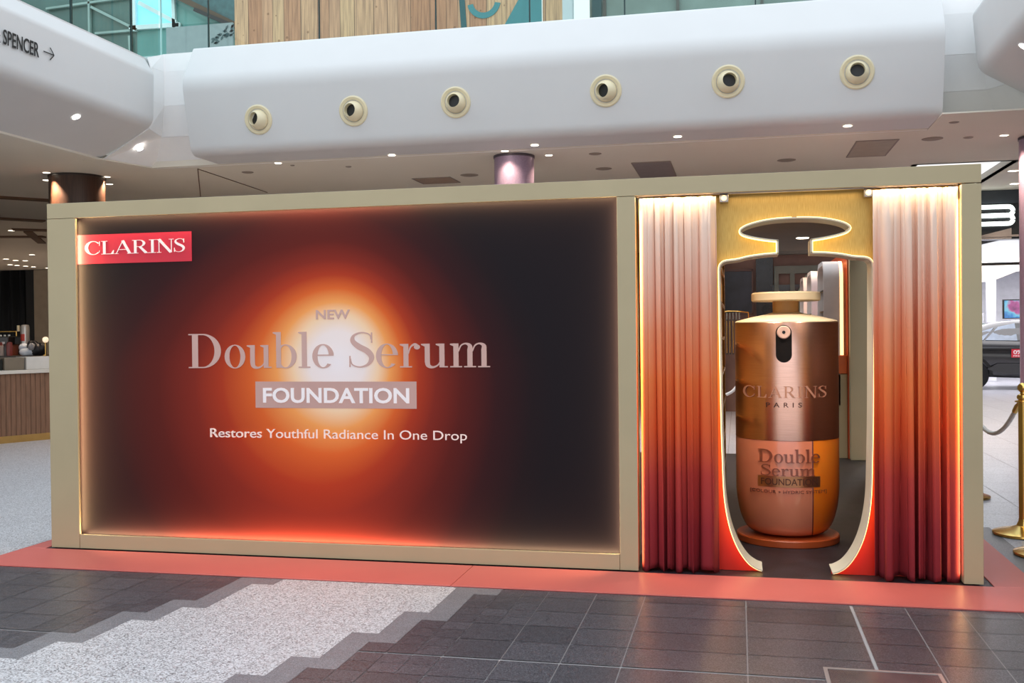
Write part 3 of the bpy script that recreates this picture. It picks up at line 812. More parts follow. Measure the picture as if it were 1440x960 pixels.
def offset_band(pts, y0, y1, t0, t1, mb):
    """ribbon along pts (x, z), from offset t0 to t1 outward, between depths y0 and y1"""
    n = len(pts); nr = []
    for i in range(n):
        a = Vector(pts[max(i - 1, 0)]); c_ = Vector(pts[min(i + 1, n - 1)]); d = (c_ - a).normalized(); nr.append(Vector((-d.y, d.x)))
    R = []
    for p, nn in zip(pts, nr):
        q0 = Vector(p) + nn * t0; q1 = Vector(p) + nn * t1
        R.append([mb.vert((q0.x, y0, q0.y)), mb.vert((q1.x, y0, q1.y)), mb.vert((q1.x, y1, q1.y)), mb.vert((q0.x, y1, q0.y))])
    for i in range(n - 1):
        for k in range(4): mb.face((R[i][k], R[i][(k + 1) % 4], R[i + 1][(k + 1) % 4], R[i + 1][k]))
    mb.face(R[0]); mb.face(R[-1][::-1])
rim = MB(); led = MB()
for s in (-1, 1):
    o_ = side_outline(s)
    for seg in (o_[:len(half)], o_[len(half):]):
        sg = 1 if s > 0 else -1
        offset_band(seg, .075, .31, -.002 * sg, .007 * sg, rim)
        offset_band(seg[1:-1], .090, .135, .0075 * sg, .0115 * sg, led)
    # end caps of the neck
    x = XC + s * .094
    rim.box(min(x, x + s * .01), max(x, x + s * .01), .075, .31, 1.962, 2.046)
    x2 = x + s * .0105; led.box(min(x2, x2 + s * .004), max(x2, x2 + s * .004), .090, .135, 1.975, 2.034)
rm = rim.build('doorway_rim', cream_trim, booth, smooth=40)
ld = led.build('led_strip', led_m, booth, smooth=0)
for x0, x1, lb in ((4.668, 4.722, 1), (5.515, 5.560, 2)):
    b = MB(); b.box(x0, x1, .055, .12, 2.286, 2.334); fx = b.build('spot_bracket', steel_m, booth, bevel=.004)
    b = MB(); b.lathe([(.0005, .049), (.014, .049), (.017, .053), (.017, .06)], ((x0 + x1) / 2, 0, 2.312), 16, 'y'); b.build('spot_lens', glow_m, fx)
# side frame of the open right side and the back posts of the stand
b = MB(); b.box(6.03, 6.15, .165, 5.78, 2.436, 2.446); b.build('side_beam', frame_m, booth, smooth=0)
b = MB(); b.box(6.115, 6.15, .165, 4.70, .012, 2.40); b.build('side_wall', frame_m, booth, smooth=0)
b = MB(); b.box(6.09, 6.114, .165, 4.70, .012, 2.40); b.build('side_lining', mat('side_brown', (92, 62, 46), .6), booth, smooth=0)
b = MB(); b.box(4.15, 6.15, .19, 5.78, 2.405, 2.435); ci = b.build('canopy', mat('canopy_grey', (112, 106, 96), .6), booth, smooth=0)
for x, y in ((4.72, .50), (5.50, .50), (5.40, 4.1)):
    b = MB(); b.lathe([(.0005, 2.402), (.045, 2.402), (.058, 2.398), (.060, 2.405)], (x, y, 0), 24); b.build('canopy_light', lamp_m, ci)
    spot('canopy_beam', (x, y, 2.39), 70.0 if y < 1 else 40.0, (1, .88, .74), ang=110)
# brass-lined shelving on the inside of the solid part
sv = thing('brass_shelf_tower', 'tall brass lined product shelving just inside the doorway edge', 'shelf', (4.40, 2.0, 0))
b = MB(); b.box(4.20, 4.630, .60, 3.45, .006, 2.3); b.build('carcass', mat('brass_sheet', (214, 168, 84), .4, metal=.4, var=.12, vscale=3), sv, bevel=.01)
for k in range(7):
    b = MB(); b.box(4.630, 4.652, .7, 3.4, .30 + k * .28, .325 + k * .28); b.build('shelf', brass_m, sv, bevel=.003)
b = MB(); b.cyl((4.612, 3.46, .006), .04, 2.28, 28); b.build('rounded_end', brass_m, sv)

# floor coverings -------------------------------------------------------------------
b = MB(); b.box(-.035, 6.20, -.022, 6.3, .0006, .004); tag(b.build('carpet', carpet_m, smooth=0), 'dark worn carpet inside the stand, under the giant bottle', 'carpet')
def mat_piece(x0, x1, y0, y1, lb):
    b = MB(); b.box(x0, x1, y0, y1, .0006, .009); tag(b.build('floor_mat', salmon_m, bevel=.002), lb, 'floor mat', 'salmon mats round the stand')
mat_piece(-.19, 3.098, -.545, -.024, 'salmon floor mat in front of the glowing advertising panel')
mat_piece(3.102, 6.455, -.545, -.024, 'salmon floor mat in front of the curtained doorway')
mat_piece(-.19, -.037, -.022, 6.0, 'narrow salmon floor mat along the stand end facing the cafe counter')
mat_piece(6.202, 6.455, -.022, 6.4, 'salmon floor mat beside the end post by the brass bollards')

# curtains --------------------------------------------------------------------------
def curtain(x0, x1, seed, label, nf, lean):
    rnd = random.Random(seed)
    amps = [(nf, .036, rnd.random() * 6), (nf * 1.9, .012, rnd.random() * 6), (nf * .45, .018, rnd.random() * 6), (nf * 3.3, .004, rnd.random() * 6)]
    def fn(u, v):
        z = .018 + v * 2.306
        w = 1 - v
        uu = u + .045 * math.sin(2 * PI * u * 1.3 + seed) + .02 * math.sin(2 * PI * u * 3.1 + seed * 2) * w
        k = .70 + .30 * w + .12 * math.sin(3 * v + seed)
        y = .004
        s1 = abs(math.sin(PI * nf * uu + seed + .25 * math.sin(2.0 * v + seed) * w)) ** .8
        s2 = abs(math.sin(PI * nf * 1.63 * uu + 2 * seed + .3 * v))
        y += .095 * k * (1 - s1) + .035 * k * (1 - s2) * s1
        for f, a, ph in amps[2:]:
            y += a * .4 * math.sin(2 * PI * f * uu + ph)
        y += (.05 if seed == 3 else .02) * math.exp(-u / .035) + (.05 if seed == 8 else .02) * math.exp(-(1 - u) / .035)
        if v > .93:  # gathered heading tape
            t = (v - .93) / .07
            y = y * (1 - .6 * t) + .050 * .6 * t + .008 * t * math.sin(2 * PI * nf * 3.1 * u)
        xx = x0 + (x1 - x0) * u
        xx += .012 * math.sin(2 * PI * nf * uu * 2 + 1.3) * k * .6
        xx += lean * w * w * (u - .5)
        if v < .02: z += .012 * math.sin(2 * PI * nf * uu * .7 + seed)
        return (min(max(xx, x0), x1), min(max(y, .004), .122), z)
    b = MB(); b.grid(fn, 220, 70)
    o = b.build('curtain', curtain_m, smooth=80, solid=.004, fixn=False)
    return tag(o, label, 'curtain', 'ombre curtains of the doorway')
curtain(4.166, 4.650, 3, 'pleated curtain fading from peach to dark red, on the advertising panel side of the doorway', 6.5, .0)
curtain(5.562, 6.032, 8, 'pleated curtain fading from peach to dark red, beside the end post near the bollards', 5.2, .0)
b = MB(); b.tube([(4.16, .08, 2.345), (6.04, .08, 2.345)], .010, 12)
b.build('curtain_rail', steel_m, booth)

# ================================================================== GIANT BOTTLE
BC = Vector((5.107, 1.2, 0)); R = .357
pl = MB(); pl.lathe([(.0005, .004), (.350, .004), (.356, .010), (.356, .048), (.350, .055), (.0005, .055)], BC, 72)
tag(pl.build('round_plinth', mat('plinth_copper', (176, 78, 36), .35, var=.08)), 'low round copper orange plinth under the giant bottle', 'plinth')
bot = thing('giant_bottle', 'giant pump bottle of bronze metal and glass standing on the round plinth', 'bottle', (BC.x, BC.y, .0552))
def make_bronze():
    g = NT('brushed_bronze'); g.pos()
    mp = g.n('ShaderNodeMapping'); mp.inputs['Scale'].default_value = (2, 2, 160)
    g.put(mp.inputs[0], g.geo.outputs['Position'])
    n = g.noise(mp.outputs[0], 3.0, 4)
    g.col(g.ramp(n, [(.3, srgb(212, 166, 148)), (.7, srgb(228, 184, 168))]))
    g.b.inputs['Metallic'].default_value = 1.0; g.b.inputs['Roughness'].default_value = .27
    g.bump(n, .03)
    return g.m
bronze_m = make_bronze()
beige_m = mat('bottle_cap_beige', (222, 204, 172), .42, var=.02)
b = MB(); b.lathe([(.0005, .742), (R, .742), (R, 1.548), (R - .004, 1.553)], BC, 128); col_o = b.build('metal_collar', bronze_m, bot)
b = MB(); b.lathe([(R - .003, 1.549), (R - .001, 1.556), (R - .012, 1.566), (.24, 1.592), (.14, 1.612), (.10, 1.622), (.0005, 1.622)], BC, 96); b.build('shoulder', beige_m, bot)
b = MB(); b.lathe([(.098, 1.618), (.092, 1.628), (.092, 1.708)], BC, 64); b.build('pump_neck', mat('neck_beige', (190, 152, 104), .4), bot)
b = MB(); b.lathe([(.0005, 1.703), (.230, 1.703), (.239, 1.710), (.239, 1.757), (.231, 1.766), (.0005, 1.768)], BC, 96); b.build('pump_head', beige_m, bot)
def cylp(r): return lambda u, z, d: (u, BC.y - math.sqrt(max(1e-6, (r + d) ** 2 - (u - BC.x) ** 2)), z)
def capsule(cx, z0, z1, r, n=16):
    p = [(cx + r * math.cos(PI + PI * k / n), z0 + r + r * math.sin(PI + PI * k / n)) for k in range(n + 1)]
    p += [(cx + r * math.cos(PI * k / n), z1 - r + r * math.sin(PI * k / n)) for k in range(n + 1)]
    return p
cx_ = 5.076
lettering('nozzle_slot', split_polys([capsule(cx_, 1.277, 1.532, .053)], .012), mat('slot_black', (20, 15, 15), .7, spec=.2), col_o, cylp(R), .0016)
b = MB(); yN = BC.y - math.sqrt(R * R - (cx_ - BC.x) ** 2)
b.lathe([(.0005, yN - .012), (.012, yN - .014), (.040, yN - .014), (.045, yN - .009), (.045, yN + .004)], (cx_, 0, 1.483), 36, 'y'); nzo = b.build('spray_nozzle', mat('nozzle_pink', (226, 186, 168), .35), bot)
b = MB(); b.lathe([(.0005, yN - .0155), (.011, yN - .0155), (.011, yN - .012)], (cx_, 0, 1.483), 20, 'y'); b.build('spray_hole', black_m, nzo)
emb_m = mat('embossed_copper', (206, 146, 118), .22, metal=1.0)
# thin outlines: letters raised with bright faces
lettering('brand_lettering', split_polys(fit(serif_polys('CLARINS', .12), 4.803, 5.360, 1.036, 1.114, 0, 1), .02), mat('raised_copper', (206, 148, 122), .4), col_o, cylp(R), .005)
letter_parts('city_letter', split_polys(fit(sans_polys('PARIS', .01, 1.9), 4.955, 5.192, .970, 1.003), .02), mat('etched_dark', (92, 58, 50), .5, metal=.4), col_o, cylp(R), .0025, .004)
# glass lower half: foundation chamber and serum chamber
prof = [(R - .004, .741), (R, .734), (R, .40)]
for k in range(1, 15):
    a = PI / 2 * k / 14; prof.append((.205 + (R - .205) * math.cos(a) ** .72, .40 - .335 * math.sin(a) ** 1.15))
prof += [(.19, .0575), (.0005, .0552)]
def make_glass(name, c0, c1, sss):
    g = NT(name); x, y, z = g.pos()
    n = g.noise(g.geo.outputs['Position'], 2.2, 2)
    g.col(g.ramp(n, [(.35, srgb(*c0)), (.65, srgb(*c1))]))
    g.b.inputs['Roughness'].default_value = .28; g.b.inputs['Coat Weight'].default_value = 1.0; g.b.inputs['Coat Roughness'].default_value = .04
    if sss:
        g.b.inputs['Subsurface Weight'].default_value = sss; g.b.inputs['Subsurface Radius'].default_value = (.12, .05, .02); g.b.inputs['Subsurface Scale'].default_value = .5
    return g.m
found_m = make_glass('foundation_glass', (216, 124, 92), (226, 138, 104), 0)
serum_m = make_glass('serum_glass', (255, 122, 22), (255, 136, 34), .25)
XS = 5.262
def half_lathe(x_cut, keep_right):
    bm = bmesh.new(); n = 120; rings = []
    for r, h in prof: rings.append([bm.verts.new((BC.x + r * math.cos(2 * PI * k / n), BC.y + r * math.sin(2 * PI * k / n), h)) for k in range(n)])
    for i in range(len(rings) - 1):
        for k in range(n): bm.faces.new((rings[i][k], rings[i][(k + 1) % n], rings[i + 1][(k + 1) % n], rings[i + 1][k]))
    bmesh.ops.bisect_plane(bm, geom=bm.verts[:] + bm.edges[:] + bm.faces[:], plane_co=(x_cut, 0, 0), plane_no=(1, 0, 0), clear_outer=not keep_right, clear_inner=keep_right)
    mb = MB(); bm.verts.index_update(); mb.v = [tuple(v.co) for v in bm.verts]
    for f in bm.faces: mb.face([v.index for v in f.verts])
    bm.free(); return mb
fc = half_lathe(XS - .004, False).build('foundation_chamber', found_m, bot, smooth=60); fc['label'] = 'pinkish beige foundation chamber'
sc_ = half_lathe(XS + .004, True).build('serum_chamber', serum_m, bot, smooth=60); sc_['label'] = 'orange serum chamber'
b = MB(); hd = [(r, h) for r, h in prof[:-2] if r > XS - BC.x + .002]
pts = [(XS, BC.y - math.sqrt(r * r - (XS - BC.x) ** 2) - .0005, h) for r, h in hd]
ptsb = [(XS, BC.y + math.sqrt(r * r - (XS - BC.x) ** 2) + .0005, h) for r, h in hd]
b.prism([(p[0] - .0045, p[1], p[2]) for p in pts] + [(p[0] - .0045, p[1], p[2]) for p in ptsb[::-1]], (.009, 0, 0))
b.build('divider', mat('divider_red', (112, 30, 20), .3, coat=.6), bot, smooth=0)
gold_let = mat('raised_rose', (198, 128, 98), .3, metal=.35, coat=.5)
gold_let = mat('raised_brown', (148, 80, 60), .3, coat=.6)
lettering('product_lettering', split_polys(fit(serif_polys('Double', .0), 4.900, 5.312, .593, .682, 0, 1), .02), gold_let, fc, cylp(R), .006)
lettering('product_lettering', split_polys(fit(serif_polys('Serum', .0), 4.918, 5.278, .503, .578, 0, 1), .02), gold_let, fc, cylp(R), .006)
lettering('name_plate', split_polys([[(4.897, .424), (5.312, .424), (5.312, .498), (4.897, .498)]], .02), mat('bronze_plate', (196, 142, 104), .28, metal=.9), fc, cylp(R), .002)
lettering('plate_lettering', split_polys(fit(sans_polys('FOUNDATION', .012), 4.918, 5.296, .438, .484), .02), mat('etched_dark2', (98, 58, 44), .4, metal=.3), fc, cylp(R), .0035)
lettering('caption_lettering', split_polys(fit(sans_polys('[COLOUR + HYDRIC SYSTEM]', .0), 4.846, 5.356, .376, .404), .02), mat('caption_brown', (128, 66, 48), .4), fc, cylp(R), .002)

# ================================================================== REAR OF THE STAND
def arch_unit(y, dx, lb):
    t = thing('arched_display', lb, 'display unit', (5.87 + dx, y + .4, 0), 'lit arched displays at the back of the stand')
    x0, x1 = 5.745 + dx, 5.925 + dx
    # inverted-U band: front leg, rounded top, back leg
    r = .22; L = .95; prof_ = []
    outer = [(y, 0.62)] + [(y + r - r * math.cos(PI / 2 * k / 10), 2.30 - r + r * math.sin(PI / 2 * k / 10)) for k in range(11)] + [(y + L - r + r * math.sin(PI / 2 * k / 10), 2.30 - r + r * math.cos(PI / 2 * k / 10)) for k in range(11)] + [(y + L, .62)]
    w = .05; inner = [(y + L - w, .62)] + [(y + L - w - (r - w) + (r - w) * math.cos(PI / 2 * k / 10), 2.30 - r + (r - w) * math.sin(PI / 2 * k / 10)) for k in range(11)] + [(y + r - (r - w) * math.sin(PI / 2 * k / 10), 2.30 - r + (r - w) * math.cos(PI / 2 * k / 10)) for k in range(11)] + [(y + w, .62)]
    b = MB(); b.prism([(x0, p, q) for p, q in outer + inner], (x1 - x0, 0, 0)); b.build('arch_band', mat('arch_white', (222, 208, 202), .5), t, smooth=30)
    b = MB(); b.prism([(x1 + .002, p - .004, max(q, 1.2)) for p, q in outer] + [(x1 + .002, p + (.02 if p < y + L / 2 else -.02), max(q - .02, 1.2)) for p, q in outer[::-1]], (.035, 0, 0)); b.build('light_strip', glow_m, t, smooth=30)
    for k in range(5):
        b = MB(); b.box(x0 + .02, x1, y + w + .01, y + L - w - .01, .95 + .25 * k, .97 + .25 * k); b.build('shelf', brass_m, t)
    b = MB(); b.box(x1 - .02, x1 - .002, y + w, y + L - w, .62, 2.2); b.build('gold_back', mat('gold_back', (230, 184, 108), .3, metal=.5), t)
    b = MB(); b.box(x0 + .0, 6.0 + dx, y - .012, y + L, .984, 1.195); b.build('orange_shelf_box', mat('orange_box', (216, 104, 46), .35), t, bevel=.004)
    b = MB(); b.box(x0 - .1, 6.0 + dx, y, y + L, .004, .98); b.build('base_cabinet', frame_m, t, bevel=.004)
    return t
arch_unit(6.0, 0.0, 'lit arched display with white band at the stand back, nearest the doorway')
arch_unit(8.0, .0, 'lit arched display at the stand back, second behind the giant bottle')
arch_unit(9.7, .0, 'lit arched display at the stand back, farthest and partly hidden by the bottle cap')
b = MB(); b.box(6.016, 6.205, 5.80, 5.95, .006, 2.42)
t = tag(b.build('display_end_panel', frame_m, bevel=.004), 'tall beige end panel at the back of the stand beside the arched displays', 'panel')
b = MB(); b.box(6.004, 6.150, 5.96, 11.0, .006, 2.42)
tag(b.build('display_back_panel', mat('orange_panel', (196, 84, 44), .45)), 'orange red back panel behind the arched displays', 'panel')

# dark shop beyond the stand, seen through the doorway
shop = MB(); shop.box(3.4, 4.50, 12.5, 16.0, 0, 4.29); shop.box(4.50, 7.6, 12.9, 16.0, 0, 4.29)
structure(shop.build('wall_shop', mat('shop_brown', (132, 98, 86), .6), smooth=0))
t = thing('shop_window', 'dark shop window with pale poster behind the bottle cap', 'shop window', (5.8, 12.85, 0))
b = MB(); b.box(5.15, 6.35, 12.86, 12.895, 1.0, 2.32); b.build('window_pane', mat('dark_pane', (30, 30, 38), .2, coat=.5, var=.5, vscale=3), t)
b = MB(); b.box(5.42, 6.40, 12.80, 12.86, 2.52, 2.66); b.box(5.42, 5.50, 12.80, 12.86, 1.0, 2.52); b.box(5.70, 5.78, 12.80, 12.86, 1.0, 2.52); b.build('window_frame', mat('dusty_green', (112, 112, 102), .5), t)
SHOPWIN = t
t2 = thing('leaning_poster', 'tilted pale green poster with dark lettering leaning in the shop window', 'poster', (6.02, 12.78, 1.0))
b = MB(); b.prism([(5.62, 12.77, 1.75), (5.98, 12.77, 2.50), (6.24, 12.77, 2.20), (6.24, 12.77, 1.75)], (0, .02, 0)); b.build('sheet', mat('pale_green', (134, 146, 126), .5), t2)
b = MB(); b.obox((5.99, 12.765, 2.30), (.8, 0, -.5), (0, 1, 0), (.5, 0, .8), .06, .004, .008); b.obox((6.02, 12.765, 2.24), (.8, 0, -.5), (0, 1, 0), (.5, 0, .8), .05, .004, .008); b.obox((6.08, 12.765, 2.12), (.8, 0, -.5), (0, 1, 0), (.5, 0, .8), .02, .004, .012); b.build('poster_lines', black_m, t2)
t = thing('dark_poster', 'large dark poster on the brown shop wall by the doorway edge', 'poster', (4.74, 12.85, 1.8))
b = MB(); b.box(4.46, 5.02, 12.83, 12.85, 1.82, 2.58); b.build('poster_sheet', mat('dark_print', (40, 40, 52), .35, var=.6, vscale=3), t)
b = MB(); b.box(4.44, 5.04, 12.80, 12.83, 2.58, 2.62); b.box(4.44, 5.04, 12.80, 12.83, 1.78, 1.82); b.box(5.02, 5.05, 12.80, 12.83, 1.78, 2.62); b.build('poster_frame', mat('rust_frame', (88, 54, 44), .4), t)
b = MB(); b.box(5.10, 5.40, 12.83, 12.858, 1.2, 2.84); b.build('dark_glass', mat('dark_glass_panel', (30, 32, 40), .2, var=.4), SHOPWIN)
b = MB(); b.box(5.05, 6.5, 12.62, 12.80, 2.86, 4.28); tag(b.build('shop_bulkhead', mat('shop_soffit', (104, 98, 90), .6)), 'dark grey bulkhead above the shop window, seen through the bottle cap cutout', 'bulkhead')
t = thing('clothes_rack', 'brass clothes rack with hanging garments left of the giant bottle', 'clothes rack', (4.72, 9.0, 0))
b = MB(); b.tube(catmull([(4.48, 9.1, 1.765), (4.60, 9.0, 1.778), (4.76, 9.0, 1.778), (4.92, 9.1, 1.76)], 6), .010); b.tube([(4.92, 9.1, 1.76), (4.92, 9.1, .02)], .010); b.tube([(4.48, 9.1, 1.765), (4.48, 9.1, .02)], .01); b.build('rail', brass_m, t)
gm = mat('dark_garment', (56, 52, 50), .8)
for k in range(5):
    b = MB(); x = 4.60 + k * .045
    b.prism([(x, 8.80, 1.15), (x, 8.80, 1.66), (x, 8.98, 1.76), (x, 9.20, 1.66), (x, 9.2, 1.15)], (.022, 0, 0)); b.build('garment', gm, t, bevel=.004)
    if k < 3:
        b = MB(); b.tube([(x + .011, 8.79, 1.17), (x + .011, 8.79, 1.64)], .006); b.build('brass_edge', brass_m, t)
t = thing('white_chair', 'white curved chair shell partly hidden behind the giant bottle', 'chair', (4.85, 8.2, 0))
b = MB(); b.tube(catmull([(4.60, 8.2, .60), (4.70, 8.2, .66), (4.78, 8.2, .78), (4.80, 8.2, .92), (4.79, 8.2, 1.02), (4.84, 8.2, 1.06), (4.95, 8.2, 1.04)], 6), .022); b.build('shell_edge', white_m, t)
b = MB(); b.grid(lambda u, v: (4.74 + .4 * u, 8.2 + .18 * math.sin(PI * u), .62 + .42 * v), 10, 8); b.build('shell', white_m, t, solid=.02, fixn=False)
b = MB(); b.cyl((4.95, 8.3, .03), .03, .60, 16); b.cyl((4.95, 8.3, .004), .2, .025, 28); b.build('pedestal', steel_m, t)

# ================================================================== UPPER FLOOR
def pane(name_parent, pts, parent, nm='glass_pane'):
    """pane from two ground points and z range"""
    (x0, y0), (x1, y1), z0, z1 = pts
    d = Vector((x1 - x0, y1 - y0, 0)); n = Vector((-d.y, d.x, 0)).normalized() * .008
    b = MB(); b.prism([(x0, y0, z0), (x1, y1, z0), (x1, y1, z1), (x0, y0, z1)], n); return b.build(nm, glass_m, parent, smooth=0)
edge_m = mat('glass_edge', (20, 52, 54), .2)
edge_l = mat('glass_edge_light', (170, 214, 210), .2)
bal = thing('glass_balustrade', 'green tinted glass balustrade along the upper floor edge, side over the store lettering', 'balustrade', (-4.30, 5, 5.86))
ys = [-1.0, .8, 2.6, 4.45, 6.27, 7.72, 8.50]
for a, c_ in zip(ys, ys[1:]):
    pane(None, ((-4.30, a + .012), (-4.30, c_ - .012), 5.865, 7.0), bal)
for y in ys[:-1]:
    b = MB(); b.box(-4.315, -4.285, y - .012, y + .012, 5.865, 7.0); b.build('pane_joint', edge_m, bal)
b = MB(); b.tube([(-4.30, -1, 7.02), (-4.30, 8.5, 7.02)], .025, 12); b.build('handrail', steel_m, bal)
bal2 = thing('glass_balustrade', 'green tinted glass balustrade along the upper floor edge above the air nozzles', 'balustrade', (1.5, 8.52, 6.02))
xs = [-4.28, -3.44, -1.55, .34, 1.79, 3.2, 5.05, 6.9, 8.2]
for a, c_ in zip(xs, xs[1:]): pane(None, ((a + .012, 8.52), (c_ - .012, 8.52), 6.025, 7.14), bal2)
for k, x in enumerate(xs[:-1]):
    b = MB(); b.box(x - .010, x + .010, 8.51, 8.535, 6.025, 7.14); b.build('pane_joint', edge_l if k in (0,) else edge_m, bal2)
b = MB(); b.tube([(-4.28, 8.52, 7.16), (8.2, 8.52, 7.16)], .025, 12); b.build('handrail', steel_m, bal2)
# timber hoarding
def make_timber():
    g = NT('timber_boards'); x, y, z = g.pos()
    s = g.math('MULTIPLY', g.math('ADD', x, g.math('MULTIPLY', g.math('SINE', g.math('MULTIPLY', x, 5.3)), .06)), 1 / .27); cell = g.math('FLOOR', s); fr = g.math('FRACT', s)
    wn = g.n('ShaderNodeTexWhiteNoise', noise_dimensions='1D'); g.put(wn.inputs['W'], cell)
    mp = g.n('ShaderNodeMapping'); mp.inputs['Scale'].default_value = (16, 1, .7); g.put(mp.inputs[0], g.geo.outputs['Position'])
    n = g.noise(mp.outputs[0], 2.0, 5)
    base = g.ramp(wn.outputs['Value'], [(0.0, srgb(204, 138, 100)), (.5, srgb(226, 166, 128)), (1.0, srgb(238, 186, 140))])
    gr = g.ramp(n, [(.35, (.62, .60, .62, 1)), (.6, (1.0, 1.0, 1.0, 1))])
    c = g.mix(1.0, base, gr, 'MULTIPLY')
    v = g.n('ShaderNodeTexVoronoi'); v.inputs['Scale'].default_value = 4.2; g.put(v.inputs['Vector'], g.geo.outputs['Position'])
    kn = g.math('LESS_THAN', v.outputs['Distance'], .10)
    c = g.mix(g.math('MULTIPLY', kn, .6), c, srgb(120, 72, 40))
    gap = g.math('LESS_THAN', fr, .04)
    c = g.mix(g.math('MULTIPLY', gap, .75), c, srgb(70, 44, 28))
    g.col(c); g.b.inputs['Roughness'].default_value = .6
    return g.m
timber_m = make_timber()
b = MB(); b.box(-4.28, 1.30, 11.0, 11.12, 6.03, 9.4)
hd_ = tag(b.build('timber_hoarding', timber_m, smooth=0), 'pine board hoarding behind the upper glass balustrade', 'hoarding')
b = MB(); b.box(1.52, 1.90, 11.0, 11.12, 6.03, 9.4); tag(b.build('timber_post', timber_m, smooth=0), 'narrow pine board strip right of the diagonal teal stripes', 'hoarding')
teal_m = mat('teal_paint', (70, 138, 142), .6)
gf = MB()
for p in g_ring(.48, 7.30, .30, .30, .20, .20, 190, 350): gf.prism([(q[0], 10.985, q[1]) for q in p], (0, .015, 0))
gf.build('teal_ring', teal_m, hd_, smooth=0)
b = MB(); b.prism([(.10, 10.985, 6.3), (.20, 10.985, 6.3), (.13, 10.985, 7.4), (.03, 10.985, 7.4)], (0, .015, 0)); b.build('teal_bar', mat('dark_teal', (40, 92, 96), .6), hd_, smooth=0)
b = MB(); b.prism([(.70, 10.97, 6.6), (1.05, 10.97, 6.6), (1.62, 10.97, 7.6), (1.30, 10.97, 7.6)], (0, .02, 0)); b.prism([(1.02, 10.96, 6.04), (1.51, 10.96, 6.04), (1.51, 10.96, 7.6), (1.32, 10.96, 7.6)], (0, .02, 0)); tag(b.build('teal_banner', teal_m, smooth=0), 'teal painted diagonal banner at the end of the pine hoarding', 'banner')
b = MB(); b.box(1.93, 2.10, 10.6, 10.8, 6.03, 9.4); tag(b.build('slim_post', white_m, bevel=.01), 'slim white post on the upper floor beside the pine hoarding', 'post')
t = thing('upper_shopfront', 'grey green glazed shopfront on the upper floor right of the white post', 'shopfront', (5.6, 12, 6.02))
b = MB(); b.box(2.2, 9.5, 12.0, 12.1, 6.03, 9.0); b.build('glazing', mat('grey_green', (132, 146, 138), .25, var=.25, vscale=1.2), t)
b = MB(); 
for x in (2.45, 3.75, 5.2, 6.7): b.box(x, x + .05, 11.95, 12.0, 6.03, 9.0)
b.build('mullions', mat('mullion_grey', (90, 86, 80), .5), t)
b = MB(); b.box(2.25, 2.42, 11.93, 11.99, 6.9, 7.5); b.build('dark_box', mat('teal_dark', (46, 84, 88), .5), t)
# glazed end wall and roof, far left
def tealp(nm, col, es=0): return mat(nm, col, .25, var=.12, vscale=1.5, coat=.3)
t = thing('glazed_roof', 'teal glazed roof with white beams seen through the balustrade', 'glass roof', (-9, 15, 6.1))
yq = 15.0
def q4(nm, pts, m, d=.05, y=yq):
    b = MB(); b.prism([(x, y, z) for x, z in pts], (0, d, 0)); return b.build(nm, m, t, smooth=0)
q4('roof_panel', [(-16, 6.1), (-8.85, 6.1), (-8.85, 11), (-16, 11)], tealp('roof_teal_dark', (78, 112, 108)))
q4('roof_panel', [(-8.85, 6.1), (-4.3, 6.1), (-4.3, 8.68), (-8.85, 8.68)], tealp('roof_teal_mid', (92, 150, 144)))
q4('roof_panel', [(-7.85, 8.68), (-4.3, 8.68), (-4.3, 11), (-7.85, 11)], tealp('roof_teal_pale', (120, 172, 164)))
sk = q4('sky_pane', [(-8.85, 8.68), (-7.85, 8.68), (-7.85, 11), (-8.85, 11)], mat('sky_pane', (150, 215, 240), .2, emit=(140, 215, 240), es=.75)); sk['label'] = 'bright pane with sky behind'
wb = tealp('beam_white', (226, 240, 238))
def beam(p, q, w, m=wb, y=yq - .06, nm='roof_beam'):
    P, Q = Vector((p[0], y, p[1])), Vector((q[0], y, q[1])); d = Q - P
    b = MB(); b.obox((P + Q) / 2, d, (0, 1, 0), d.cross(Vector((0, 1, 0))), d.length / 2, .04, w / 2); b.build(nm, m, t)
beam((-8.88, 8.6), (-8.92, 11), .12); beam((-9.0, 8.68), (-7.7, 8.66), .10); beam((-7.78, 6.2), (-7.80, 8.7), .16); beam((-7.85, 8.6), (-7.90, 11), .08); beam((-8.75, 9.25), (-7.8, 8.72), .09)
bd = tealp('beam_grey', (150, 172, 166))
beam((-10.0, 9.25), (-8.8, 8.62), .06, bd); beam((-10.05, 9.6), (-10.05, 6.4), .05, bd); beam((-9.9, 8.62), (-8.9, 8.62), .05, bd); beam((-11.2, 9.3), (-9.0, 9.4), .05, bd); beam((-9.0, 8.5), (-8.9, 6.2), .06, bd)
bn = mat('beam_brown', (88, 66, 44), .5); bk_ = mat('beam_black', (34, 34, 34), .5)
beam((-8.0, 9.42), (-6.2, 8.48), .12, bn, yq - .25, 'sloping_rail'); beam((-7.2, 8.9), (-6.0, 8.34), .08, bk_, yq - .3, 'sloping_rail')
q4('escalator_side', [(-7.9, 9.3), (-6.0, 8.35), (-6.0, 11), (-7.9, 11)], mat('escalator_teal', (66, 104, 106), .4, var=.3), .04, yq - .15)
b = MB(); b.prism([(-12.6, 14.2, 9.9), (-9.9, 14.2, 8.35), (-9.3, 14.2, 7.7), (-9.8, 14.2, 7.7), (-12.6, 14.2, 9.2)], (0, .3, 0)); tag(b.build('roof_girder', white_m, smooth=0), 'white sloping girder seen through the balustrade over the store lettering', 'girder')
t3 = thing('leaf_mural', 'grey panel with dark leaf drawing behind the corner of the balustrade', 'mural', (-7.0, 14.2, 7.6))
b = MB(); b.box(-7.62, -6.0, 14.2, 14.25, 6.025, 8.37); b.build('mural_panel', mat('mural_grey', (150, 158, 158), .5), t3)
lf_ = MB(); rnd = random.Random(4)
